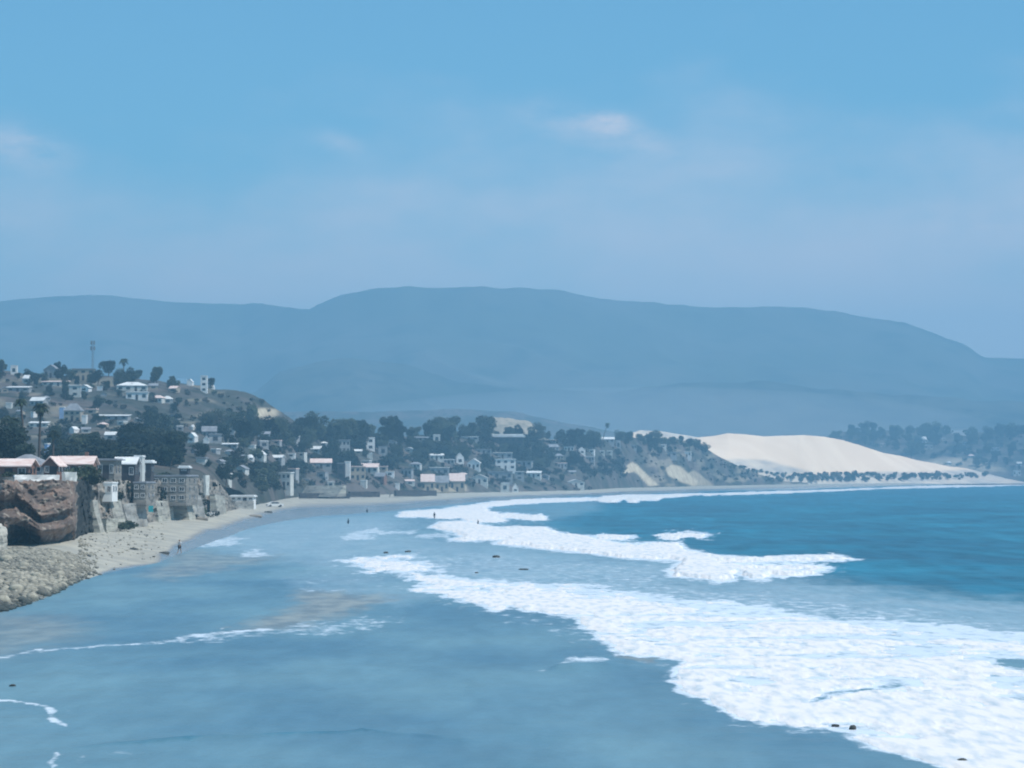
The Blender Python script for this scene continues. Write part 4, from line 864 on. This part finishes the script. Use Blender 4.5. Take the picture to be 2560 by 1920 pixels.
def trunk_mesh(rs, h, r, limbs):
    bm = bmesh.new()
    def seg(p, q, r0, r1, n=6):
        d = (q-p).normalized(); e = d.orthogonal().normalized(); f = d.cross(e)
        A = [bm.verts.new(p+(e*math.cos(6.283*i/n)+f*math.sin(6.283*i/n))*r0) for i in range(n)]; B = [bm.verts.new(q+(e*math.cos(6.283*i/n)+f*math.sin(6.283*i/n))*r1) for i in range(n)]
        for i in range(n): bm.faces.new((A[i], A[(i+1) % n], B[(i+1) % n], B[i]))
    top = Vector((rs.uniform(-.2,.2), rs.uniform(-.2,.2), h)); seg(Vector((0,0,-.8)), top*.6, r, r*.75); seg(top*.6, top, r*.75, r*.45)
    for i in range(limbs):
        a = rs.uniform(0, 6.28); s = top*rs.uniform(.6, .95); seg(s, s+Vector((math.cos(a)*h*.35, math.sin(a)*h*.35, h*rs.uniform(.2, .45))), r*.4, r*.12, 5)
    return bm
def mesh_of(bm, name, mat):
    me = bpy.data.meshes.new(name); bm.to_mesh(me); bm.free(); me.materials.append(mat); return me
TREES = []
for k in range(9):
    rs = random.Random(100+k); wide = (k % 3 == 0); tall = (k % 3 == 2)
    rx = .62 if wide else .34 if tall else .48
    bm = bmesh.new(); cluster_crown(bm, rs, rx, .82, .17, 2600, .038, 11 if not tall else 7)
    m_ = M['leafdark'] if k in (1, 4, 5, 8) else M['leaf']
    TREES.append((mesh_of(bm, 'crown', m_), mesh_of(trunk_mesh(rs, .5, .035, 4), 'trunk', M['trunk']), ('broad', 'round', 'tall')[k % 3] + (' dark' if m_ is M['leafdark'] else ' green')))
for me, _, _ in TREES: pass
SHR = []
for k in range(5):
    rs = random.Random(300+k); bm = bmesh.new(); cluster_crown(bm, rs, .7, .85, 0, 420, .10, 6); SHR.append(mesh_of(bm, 'foliage', M['scrub'] if k % 2 else M['leaf']))
USED = {}
def near_phrase(px, py):
    b = min(HS, key=lambda h: (h[0]-px)**2 + ((h[1]-py)*1.8)**2); dx, dy = px-b[0], py-b[1]
    rel = 'just left of' if dx < -18 else 'just right of' if dx > 18 else 'in front of' if dy > 4 else 'behind'
    if abs(dx) > 60: rel = 'well left of' if dx < 0 else 'well right of'
    return rel, b[2]
def tree(px, py, h, kind=None, where=None, p=None, group='trees around the village', shape=None):
    forced = p is not None
    p = p or cast(px, py)
    if p is None: return
    if not forced:
        for _ in range(3):
            if hides(px, p, h): h *= .7
        if hides(px, p, h) or h < 2.2: return
    k = kind if kind is not None else random.randrange(len(TREES)); cr, tr, desc = TREES[k]
    r = empty('tree', p, random.uniform(0, 6.28)); s = h; sx = h*random.uniform(.85, 1.15)
    r.scale = (sx, sx, s)
    if where: lab = f'{desc} tree {where}'
    else:
        rel, b = near_phrase(px, py); size = 'big' if h > 10 else 'small' if h < 6 else 'middling'
        lab = f'{size} {desc} tree {rel} {b}'
    tag(r, lab, 'tree', group)
    a = link('crown', cr, r); b = link('trunk', tr, r); return r
def shrub(px, py, h, where, p=None, group='shrubs', k=None):
    p = p or cast(px, py)
    if p is None or (1550 < px < 1790 and any(poly_dist(np.array([px]), np.array([py]), q[0], 1.)[0] > -4 for q in CH)): return
    r = link('shrub', SHR[random.randrange(5) if k is None else k]); r.location = p; r.rotation_euler = (0, 0, random.uniform(0, 6.28)); r.scale = (h*1.1, h*1.1, h)
    tag(r, ('dusty scrub bush ' if r.data.materials[0] is M['scrub'] else 'dark green bush ')+where, 'shrub', group)
def blocked(px, py):     # keep trunks out of houses
    return any(abs(px-h[0]) < 14 and 0 < py-h[1] < 12 for h in HS)
def scatter(n, x0, x1, y0, y1, h0, h1, fn=tree, gap=9, dmin=0, dmax=1e9, **k):
    got = []; tries = 0
    while len(got) < n and tries < n*30:
        tries += 1; px = random.uniform(x0, x1)
        a = y0(px) if callable(y0) else y0; b = y1(px) if callable(y1) else y1; py = random.uniform(a, b)
        if blocked(px, py) or any((px-g[0])**2+((py-g[1])*2.2)**2 < gap*gap for g in got): continue
        if dmin or dmax < 1e8:
            q = cast(px, py)
            if q is None or not dmin < q.y < dmax: continue
        got.append((px, py))
    for px, py in sorted(got, key=lambda g: g[1]): fn(px, py, random.uniform(h0, h1), **k)
# skyline of the village wood
SKY = [(560,1062,13),(600,1046,14),(640,1044,15),(672,1040,16),(700,1044,15),(730,1058,13),(770,1066,10),(800,1060,11),(835,1064,10),(868,1058,11),(900,1052,13),(925,1062,10),(960,1066,9),(1000,1070,8),(1035,1066,9),(1068,1060,12),(1095,1058,12),(1125,1058,12),(1160,1062,11),(1185,1066,10),(1210,1072,8),(1242,1076,7),(1268,1068,8),(1286,1072,7),(1344,1058,12),(1330,1078,8),(1370,1078,8),(1400,1074,9),(1425,1076,8),(1449,1072,9),(1475,1078,7),(1490,1080,7),(1548,1076,9),(1570,1078,8),(1600,1084,6),(1622,1084,7),(1637,1077,9),(1660,1092,6),(1682,1092,6),(1704,1090,6),(1725,1096,6),(1745,1098,6),(1760,1106,5)]
for px, top, h in SKY:
    D, z = vtop(np.array([float(px)])); D = float(D[0])-12; g = drop(xat(px, D), D); hh = zat(top, D)-g
    hh = max(3.5, min(hh, 17)); tree(px, 0, hh, p=Vector((xat(px, D), D, g)), group='trees along the village skyline', kind=random.choice((0,1,3,4,5,6,7)),
         where=f'on skyline {near_phrase(px, 1085)[0].replace("well ", "").replace("just ", "")} {near_phrase(px, 1085)[1]}')
scatter(80, 560, 1215, lambda x: 1098, lambda x: 1142, 7.5, 12, gap=12)
scatter(40, 560, 1480, lambda x: 1142, lambda x: 1185, 5, 8, gap=17)
scatter(26, 1210, 1560, lambda x: 1108, lambda x: 1160, 6.5, 10.5, gap=17)
scatter(16, 620, 1560, 1182, 1222, 2.5, 5, gap=26)
scatter(14, 1560, 1740, 1112, 1140, 4, 6, gap=14)
scatter(36, 330, 640, 1078, 1150, 8, 13, gap=17)
scatter(18, 130, 400, 1085, 1160, 5, 9, gap=22)
scatter(20, 0, 480, lambda x: lh(x)+9, lambda x: lh(x)+34, 4, 8, gap=18)
scatter(16, 0, 440, 985, 1075, 4, 8.5, gap=24)
for px, top, h, l in ((160,912,5,'at the crest between the grey gabled and wide beige houses'),(140,905,6,'at the crest over the grey gabled house'),(268,902,9,'tallest on the crest, round topped, left of the crest palm'),(345,925,5,'on the crest right of the crest palm'),(388,928,5,'standing alone on the middle of the crest'),(430,940,3,'low on the crest left of the low white crest house'),(525,945,6,'behind the small white domed hut on the crest'),(10,918,6,'at the extreme left of the crest')):
    D = float(cf((-1100,1000),(500,1020),(640,1040),(720,1090))(px))-4; g = drop(xat(px, D), D); tree(px, 0, max(3, zat(top, D)-g), p=Vector((xat(px, D), D, g)), where=l, group='trees on the hill crest', kind=random.choice((1,4,7)))
scatter(42, 2060, 2560, lambda x: max(1080., lr(x)+12), 1180, 10, 17, gap=15, dmin=2405, group='trees on the far right ridge')
for px, top in ((2090,1076),(2130,1070),(2165,1068),(2205,1068),(2240,1062),(2275,1064),(2318,1058),(2342,1054),(2365,1064),(2430,1068),(2470,1066),(2500,1060),(2530,1058),(2556,1064)):
    D = 2660.; g = drop(xat(px, D), D); tree(px, 0, max(7, zat(top, D)-g), p=Vector((xat(px, D), D, g)), group='trees on the far right ridge', kind=random.choice((0,1,3,4)), where=f'on the far ridge {" ".join(near_phrase(px, 1090)[0].split()[-2:])} {near_phrase(px, 1090)[1]}')
scatter(110, 1945, 2470, lambda x: 1189-(x-1950)*.006, lambda x: 1206-(x-1950)*.014, 2.5, 5.5, fn=shrub, gap=5, dmax=2420, where='on the foot of the big pale dune', group='bushes along the dune foot')
scatter(14, 1800, 1945, lambda x: 1160+(x-1800)*.2, lambda x: 1165+(x-1800)*.2, 2, 3.5, fn=shrub, gap=6, where='on the low sand between bluff and dune', group='bushes along the dune foot')
scatter(30, 1480, 1900, lambda x: np.interp(x, [1480,1740,1900],[1120,1128,1196]), lambda x: np.interp(x, [1480,1740,1900],[1212,1205,1205]), 1.5, 3.5, fn=shrub, gap=9, where='on the dry bluff slope', group='bushes on the bluff')
scatter(40, 0, 660, lambda x: lh(x)+6, lambda x: 1080, 1.2, 2.8, fn=shrub, gap=14, where='on the open dry hillside', group='bushes on the hillside')
scatter(30, 560, 760, 1150, 1235, 2, 4.5, fn=shrub, gap=12, where='in the dark brush above the beach end', group='bushes above the beach end')
def brush():
    V, F, off = [], [], 0
    tm = [(np.array([v.co[:] for v in me.vertices]), np.array([p.vertices[:] for p in me.polygons])) for me in SHR]
    def put(n, x0, x1, y0, y1, h0, h1, dmin=0):
        nonlocal off
        for _ in range(n):
            px = random.uniform(x0, x1); a = y0(px) if callable(y0) else y0; b = y1(px) if callable(y1) else y1; py = random.uniform(a, b); p = cast(px, py)
            if p is None or p.y < dmin or (dmin == 0 and py < 1150 and px > 1740): continue
            h = random.uniform(h0, h1)
            if hides(px, p, h, .9) or (1550 < px < 1790 and any(poly_dist(np.array([px]), np.array([py]), q[0], 1.)[0] > -4 for q in CH)): continue
            v, f = random.choice(tm); k = np.random.default_rng(off).permutation(len(f))[:150]; f = f[k]; u, inv = np.unique(f, return_inverse=True); v = v[u]*[h*1.2, h*1.2, h]
            c, s_ = math.cos(px), math.sin(px); v = np.stack([v[:, 0]*c-v[:, 1]*s_, v[:, 0]*s_+v[:, 1]*c, v[:, 2]], -1)+np.array(p[:]); V.append(v); F.append(inv.reshape(-1, 4)+off); off += len(v)
    put(420, 560, 1480, 1118, 1226, 1.2, 3.0); put(110, 1480, 1760, 1115, 1205, 1., 2.4); put(170, 0, 700, lambda x: lh(x)+8, 1150, .8, 2.2); put(60, 1740, 1950, lambda x: np.interp(x, [1740,1950],[1125,1203]), 1207, 1.5, 3.)
    put(150, 2080, 2560, 1085, 1180, 3, 7, 2405)
    put(520, 130, 760, lambda x: np.interp(x, [200,450,560,760],[1060,1070,1080,1095]), lambda x: np.interp(x, [200,460,560,760],[1165,1170,1210,1225]), 3, 5.5)
    put(700, 560, 1560, 1100, 1190, 3., 6.)
    put(60, 285, 560, 1215, 1300, .7, 1.8)
    o = link('brush', np_mesh('brush', np.concatenate(V), np.concatenate(F), M['leafdark'], False)); tag(o, 'low dark brush covering the slopes between the houses', None, None, 'stuff')
brush()
# dark hedge on the cliff top
for i, px in enumerate(np.linspace(382, 470, 11)):
    D = 446+random.uniform(-2, 2); x = xat(px, D); shrub(px, 0, random.uniform(1.6, 2.2), 'in the clipped hedge on the cliff', Vector((x, D, drop(x, D)-.2)), 'hedge bushes on the cliff top', 2)
for px, D, h, l in ((196,330,2.6,'against the cream garden wall'),(212,334,2.8,'dark and round left of the flat grey house'),(226,338,2.4,'between the flat grey house and the pink roof'),(20,285,1.6,'behind the grey parapet at the left edge'),(56,289,1.7,'behind the bright white parapet'),(480,462,2.6,'at the right end of the hedge'),(500,470,2.2,'on the cliff top by the white post'),(300,352,1.8,'below the dark-fronted house'),(318,356,2.,'on the ledge below the cream roof')):
    x = xat(px, D); shrub(px, 0, h, l, Vector((x, D, drop(x, D)-.2)), None, 4 if px < 60 else 2)
# big dark trees behind the cliff-top houses, left edge
for px, top, D, k, l in ((8,1078,400,4,'at the left edge behind the grey hipped roof'),(32,1046,420,1,'dense behind the grey hipped roof, below the leaning palm'),(-20,1060,410,1,'cut by the left edge above the cliff houses'),(62,1112,395,5,'narrow, standing over the grey hipped roof'),(434,1080,560,8,'dark and spire-like above the hedge'),(422,1118,520,8,'shorter spire just above the hedge'),(560,1160,610,1,'bushy just behind the end of the cliff row'),(600,1180,680,4,'bushy over the long white beach building'),(520,1150,600,1,'bushy behind the white post wall')):
    x = xat(px, D); g = drop(x, D); tree(px, 0, zat(top, D)-g, kind=k, p=Vector((x, D, g)), where=l, group=None)
# ---------------------------------------------------------------- palms
def palm(px, top, D, lean, label, crown=1.9, fan=True, g=None):
    x = xat(px, D); zc = zat(top, D)-crown*.4; bx = x-lean; gz = drop(bx, D) if g is None else g
    r = empty('palm_tree', (bx, D, gz)); tag(r, label, 'palm'); h = zc-gz; rs = random.Random(int(px))
    bm = bmesh.new(); n = 8; pr = None
    for j in range(11):
        t = j/10; c = Vector((lean*t**1.5, 0, h*t-(.5 if j == 0 else 0))); rad = .26*(1-.35*t)
        ring = [bm.verts.new(c+Vector((math.cos(6.283*i/n)*rad, math.sin(6.283*i/n)*rad, 0))) for i in range(n)]
        if pr:
            for i in range(n): bm.faces.new((pr[i], pr[(i+1) % n], ring[(i+1) % n], ring[i]))
        pr = ring
    bm_obj('trunk', bm, M['trunk'], r, True)
    bm = bmesh.new(); top_ = Vector((lean, 0, h))
    for i in range(46):
        a = rs.uniform(0, 6.28); up = rs.uniform(-.9, 1.2); L = crown*rs.uniform(.8, 1.1); d = Vector((math.cos(a), math.sin(a), 0)); s = Vector((-d.y, d.x, 0))
        for side in (-1, 1):
            pv = None
            for j in range(6):
                t = j/5; c = top_ + d*L*t*math.cos(up*.7) + Vector((0, 0, L*(math.sin(up)*t - .75*t*t*(1 if up > -.3 else .3))))
                wd = crown*.17*math.sin(math.pi*min(1, .12+t*.9))+.02; e = c+s*side*wd+Vector((0, 0, -wd*.5))
                q = (bm.verts.new(c), bm.verts.new(e))
                if pv: bm.faces.new((pv[0], q[0], q[1], pv[1]))
                pv = q
    bm_obj('fronds', bm, M['palm'], r)
    if crown > 1.4:      # skirt of dead leaves
        bm = bmesh.new()
        for i in range(120):
            a = rs.uniform(0, 6.28); z = h-rs.uniform(.2, crown*1.1); ra = rs.uniform(.2, .62); c = Vector((lean+math.cos(a)*ra, math.sin(a)*ra, z))
            v = [bm.verts.new(c+Vector((rs.uniform(-.15,.15), rs.uniform(-.15,.15), dz))) for dz in (.35, 0, -.5)]; bm.faces.new(v)
        bm_obj('dead_leaves', bm, M['leafdark'], r)
palm(101, 1003, 430, .3, 'tallest palm with full round crown above the cliff-top houses', 1.7)
palm(50, 993, 440, -.9, 'slender leaning palm with a ragged crown at the left', 1.35)
palm(134, 1072, 415, .2, 'shorter shaggy palm right of the tallest palm', 1.4)
palm(36, 1040, 425, .1, 'bushy palm left of the tallest palm', 1.5)
palm(308, 894, 1012, .1, 'crest palm standing out above the hilltop', 2.3)
palm(1519, 1056, 1420, 3.6, 'palm leaning right on the village skyline', 2.0)
palm(418, 1128, 540, .2, 'small dark palm above the hedge', 1.2)
# ---------------------------------------------------------------- mast on the hill
def mast():
    px = 230; D = 1030.; x = xat(px, D); g = drop(x, D); top = zat(852, D); h = top-g
    r = empty('radio_mast', (x, D, g)); tag(r, 'thin lattice radio mast rising from the hill crest', 'mast')
    bm = bmesh.new(); w = .45
    def rod(p, q, t=.05):
        p, q = Vector(p), Vector(q); d = (q-p).normalized(); e = d.orthogonal().normalized()*t; f = d.cross(e)
        A = [bm.verts.new(p+v) for v in (e, f, -e, -f)]; B = [bm.verts.new(q+v) for v in (e, f, -e, -f)]
        for i in range(4): bm.faces.new((A[i], A[(i+1) % 4], B[(i+1) % 4], B[i]))
    C3 = [(w*math.cos(a), w*math.sin(a)) for a in (0.3, 2.39, 4.49)]
    for c in C3: rod((*c, -.5), (*c, h), .07)
    k = 0
    z = 0.
    while z < h-1.2:
        for i in range(3): rod((*C3[i], z), (*C3[(i+1) % 3], z+1.2))
        z += 1.2
    bm_obj('lattice', bm, M['metal'], r)
    bm = bmesh.new()
    for zz, s in ((h*.8, .5), (h*.95, .4)): box(bm, -.5-s, -.3, -.2, .2, zz-.8, zz+.8); box(bm, .3, .5+s, -.2, .2, zz-.8, zz+.8)
    bm_obj('antenna', bm, M['metal'], r)
mast()
# ---------------------------------------------------------------- people, car, rocks
def skin_mat(n, c): return simple(n, c, None, 6, rough=.6)
M['skin'] = skin_mat('skin', (.42,.27,.19)); M['shirt'] = skin_mat('white_cotton', (.75,.75,.74)); M['shorts'] = skin_mat('dark_cloth', (.04,.045,.06)); M['wetsuit'] = skin_mat('wetsuit', (.02,.022,.028)); M['hair'] = skin_mat('dark_hair', (.03,.02,.015))
def skinned(name, V, E, R, mat, parent, sub=2):
    me = bpy.data.meshes.new(name); me.from_pydata(V, E, []); me.materials.append(mat); o = link(name, me, parent)
    s = o.modifiers.new('skin', 'SKIN'); s.use_smooth_shade = True
    if not me.skin_vertices: 
        # create the skin layer without operators
        bm = bmesh.new(); bm.from_mesh(me); bm.verts.layers.skin.verify(); bm.to_mesh(me); bm.free()
    for i, r in enumerate(R):
        me.skin_vertices[0].data[i].radius = (r, r) if not isinstance(r, tuple) else r
        me.skin_vertices[0].data[i].use_root = (i == 0)
    b = o.modifiers.new('sub', 'SUBSURF'); b.levels = sub; b.render_levels = sub; return o
def person(px, py, D, rz, label, top='shirt', legs='shorts', stride=.22, z=None, board=False):
    x = xat(px, D); z = z if z is not None else (drop(x, D) or 0.)
    r = empty('person', (x, D, z), rz); tag(r, label, 'person')
    s = stride
    V = [(0,0,.95),(0,0,1.12),(0,0,1.36),(0,0,1.48),(0,.01,1.56),(0,.02,1.66),(0,.01,1.74),
         (.09,0,.9),(.1,s*.5,.5),(.1,s,.08),(.1,s+.16,.03),(-.09,0,.9),(-.1,-s*.3,.5),(-.1,-s,.1),(-.1,-s+.15,.03),
         (.18,0,1.42),(.23,-.04,1.14),(.22,.08,.9),(.22,.13,.80),(-.18,0,1.42),(-.23,.05,1.14),(-.22,.16,.92),(-.22,.2,.82)]
    E = [(0,1),(1,2),(2,3),(3,4),(4,5),(5,6),(0,7),(7,8),(8,9),(9,10),(0,11),(11,12),(12,13),(13,14),(2,15),(15,16),(16,17),(17,18),(2,19),(19,20),(20,21),(21,22)]
    R = [.13,.12,.14,.06,.055,.095,.075,.095,.06,.04,.035,.095,.06,.04,.035,.06,.045,.033,.035,.06,.045,.033,.035]
    body = skinned('body', V, E, R, M['skin'] if top != 'wetsuit' else M['wetsuit'], r)
    if top != 'wetsuit':
        skinned('shirt', [(0,0,.98),(0,0,1.15),(0,0,1.37),(.18,0,1.41),(.225,-.03,1.2),(-.18,0,1.41),(-.225,.04,1.2)], [(0,1),(1,2),(2,3),(3,4),(2,5),(5,6)], [.16,.15,.165,.085,.07,.085,.07], M[top], r)
        skinned('shorts', [(0,0,.96),(.09,0,.88),(.1,s*.42,.6),(-.09,0,.88),(-.1,-s*.25,.6)], [(0,1),(1,2),(0,3),(3,4)], [.155,.125,.1,.125,.1], M[legs], r)
    skinned('hair', [(0,-.01,1.70),(0,-.02,1.77)], [(0,1)], [.1,.085], M['hair'], r)
    bm = bmesh.new(); bmesh.ops.create_uvsphere(bm, u_segments=8, v_segments=6, radius=.018); bmesh.ops.translate(bm, verts=bm.verts, vec=(.035,.105,1.665)); a = bmesh.ops.create_uvsphere(bm, u_segments=8, v_segments=6, radius=.018)['verts']; bmesh.ops.translate(bm, verts=a, vec=(-.035,.105,1.665))
    a = bmesh.ops.create_cone(bm, segments=6, radius1=.02, radius2=.004, depth=.05)['verts']; bmesh.ops.translate(bm, verts=a, vec=(0,.115,1.635)); bm_obj('face', bm, M['hair'], r)
    return r
person(450, 1378, Dz(1379, .25), 2.4, 'person in white shirt and dark shorts walking on the wet sand')
person(1086, 1295, 560, 3.6, 'surfer in dark wetsuit standing against the white far wave', 'wetsuit', z=-.35)
person(871, 1310, 500, 1., 'wader in dark wetsuit waist deep left of the small foam streaks', 'wetsuit', z=-.75)
person(918, 1282, 640, .4, 'wader in dark wetsuit near the far wet sand edge', 'wetsuit', z=-.7)
person(975, 1248, 875, 2., 'dark figure strolling on the dry sand by the low seawall', 'shorts')
person(1195, 1312, 490, 2., 'wader in dark wetsuit between the two far waves', 'wetsuit', z=-.8)
M['darkrock'] = simple('wet_dark_rock', (.05,.055,.055), (.09,.09,.08), 2)
def wrock(px, py, w, h, label, z=0.):
    D = Dz(py); rock('rock', px, D, w/FPX*D, h/FPX*D, M['darkrock'], label, 'rock', None, -h/FPX*D*.25, None, 2, .35, int(px))
wrock(1241, 1394, 22, 10, 'lone dark rock in the calm water below the middle wave')
wrock(965, 1383, 14, 6, 'small dark rock left of the lower left foam tongue')
wrock(1020, 1380, 15, 6, 'small dark rock above the lower left foam tongue')
wrock(1309, 1424, 26, 4, 'flat dark rock in the grey shallows right of the lone rock')
wrock(1192, 1433, 10, 5, 'tiny dark rock at the top of the main foam field')
wrock(36, 1715, 16, 7, 'small dark stone in the thin water at lower left')
wrock(2128, 1822, 18, 14, 'dark rock at the lower foam edge')
wrock(2085, 1815, 18, 8, 'small flat rock left of the dark foam-edge rock')
wrock(2400, 1905, 26, 14, 'dark rock in the foam at the bottom right')
for px, py, w, h, l in ((222,1391,18,8,'flat dark drift log-like rock on the sand below the cliff'),(366,1338,14,4,'small dark rock on the dry sand right of the cliff foot'),(335,1374,20,7,'dark flat rock on the sand left of the walker'),(412,1384,26,8,'brown wet rock just left of the walker'),(492,1386,22,8,'dark wet rock right of the walker'),(488,1416,16,6,'dark wet rock on the wet sand below the walker'),(355,1383,16,3,'thin dark rock beside the flat sand rock'),(672,1282,24,6,'dark rock patch on the beach below the white car'),(640,1292,40,7,'long low dark rock patch on the beach end'),(455,1296,34,18,'rounded dark boulder at the cliff foot below the grey house'),(505,1300,30,10,'flat grey boulder at the end of the cliff foot')):
    p = cast(px, py)
    if p: rock('rock', px, p.y, w/FPX*p.y, h/FPX*p.y, M['darkrock'] if w < 30 else M['cliffgrey'], l, 'rock', None, p.z-.1, None, 2, .4, int(px))
for i, (px, t, s) in enumerate(((20,1404,1.0),(62,1418,.8),(96,1447,.9),(140,1402,.9),(150,1440,.8),(176,1420,.7),(45,1478,.9),(84,1498,.8),(12,1508,1.),(120,1478,.7),(210,1420,.6),(160,1466,.7))):
    p = cast(px, t)
    if p: rock('boulder', px, p.y, s*1.3, s*.8, M['stone'], 'large rounded stone lying in the cobble bank below the headland', 'rock', 'large stones in the cobble bank', p.z-.1, None, 2, .35, i)
def car():
    p = cast(687, 1268); r = empty('parked_car', p, .3); tag(r, 'white car parked on the sand at the end of the beach', 'car')
    bm = bmesh.new(); prism(bm, [(-2.1,.35),(2.1,.35),(2.15,.8),(1.35,.95),(.75,1.42),(-.9,1.45),(-1.6,1.0),(-2.1,.9)], -.85, .85); bm_obj('body', bm, M['white'], r)
    bm = bmesh.new(); prism(bm, [(.65,1.35),(1.15,.98),(-1.3,.98),(-.85,1.36)], -.87, -.855); bm_obj('window', bm, M['glass'], r)
    for x in (-1.35, 1.35):
        for y in (-.8, .8):
            bm = bmesh.new(); bmesh.ops.create_cone(bm, cap_ends=True, segments=16, radius1=.33, radius2=.33, depth=.2, matrix=Matrix.Translation((x, y, .33)) @ Matrix.Rotation(math.pi/2, 4, 'X')); bm_obj('wheel', bm, M['dark'], r)
car()
# ---------------------------------------------------------------- look-alikes are told apart by their place along the shore
ORD = ['leftmost','second','third','fourth','fifth','sixth','seventh','eighth','ninth','tenth']
def ordinal(i, n):
    if i == 0: return 'leftmost'
    if i == n-1: return 'rightmost'
    if i < 10: return ORD[i]+' from left'
    k = n-1-i
    if k < 10: return ORD[k]+' from right'
    return f'{i+1}th from left' if i+1 not in (21,22,23,31,32,33,41,42,43) else f'{i+1}{ {1:"st",2:"nd",3:"rd"}[(i+1)%10] } from left'
by = {}
for o in COL.objects:
    if o.parent is None and 'label' in o.keys(): by.setdefault(o['label'], []).append(o)
for l, os_ in by.items():
    if len(os_) > 1:
        os_.sort(key=lambda o: o.location.x/o.location.y)
        for i, o in enumerate(os_): o['label'] = l+', '+ordinal(i, len(os_))+f' of {len(os_)}'
# ---------------------------------------------------------------- haze
def haze():
    bm = bmesh.new(); box(bm, -4600, 4600, -300, 7200, -4.2, 470)
    m = bpy.data.materials.new('haze'); m.use_nodes = True; N = m.node_tree.nodes; N.clear(); o = N.new('ShaderNodeOutputMaterial'); v = N.new('ShaderNodeVolumePrincipled')
    v.inputs['Color'].default_value = (.335,.645,.875,1); v.inputs['Density'].default_value = .00033; v.inputs['Anisotropy'].default_value = .0
    m.node_tree.links.new(v.outputs[0], o.inputs['Volume']); h = bm_obj('haze', bm, m); tag(h, 'blue sea haze over the whole bay', None, None, 'stuff')
haze()
def mist(px, py, D, w, h, dep, dens):
    bm = bmesh.new(); bmesh.ops.create_uvsphere(bm, u_segments=48, v_segments=24, radius=1)
    for v in bm.verts: v.co = Vector((v.co.x*w, v.co.y*dep, v.co.z*h))
    m = bpy.data.materials.new('mist'); m.use_nodes = True; N = m.node_tree.nodes; N.clear(); o = N.new('ShaderNodeOutputMaterial'); v = N.new('ShaderNodeVolumePrincipled')
    v.inputs['Color'].default_value = (.80,.80,.84,1); v.inputs['Density'].default_value = dens
    m.node_tree.links.new(v.outputs[0], o.inputs['Volume']); ob = bm_obj('mist', bm, m); ob.location = at(px, py, D); tag(ob, 'pale mist lying low in front of the foothills behind the village', None, None, 'stuff')
mist(1620, 1100, 2860, 420, 62, 120, .0022)
# keep every label inside sixteen words
for o in COL.objects:
    if o.parent is None and 'label' in o.keys() and len(o['label'].split()) > 16:
        o['label'] = o['label'].replace(' just ', ' ').replace(' well ', ' ').replace('dusty scrub', 'dusty').replace(', standing', '').replace(' in the middle of', ' amid').replace('middling ', '')
        w = o['label'].split()
        if len(w) > 16 and w[-2] == 'of': o['label'] = ' '.join(w[:-2])
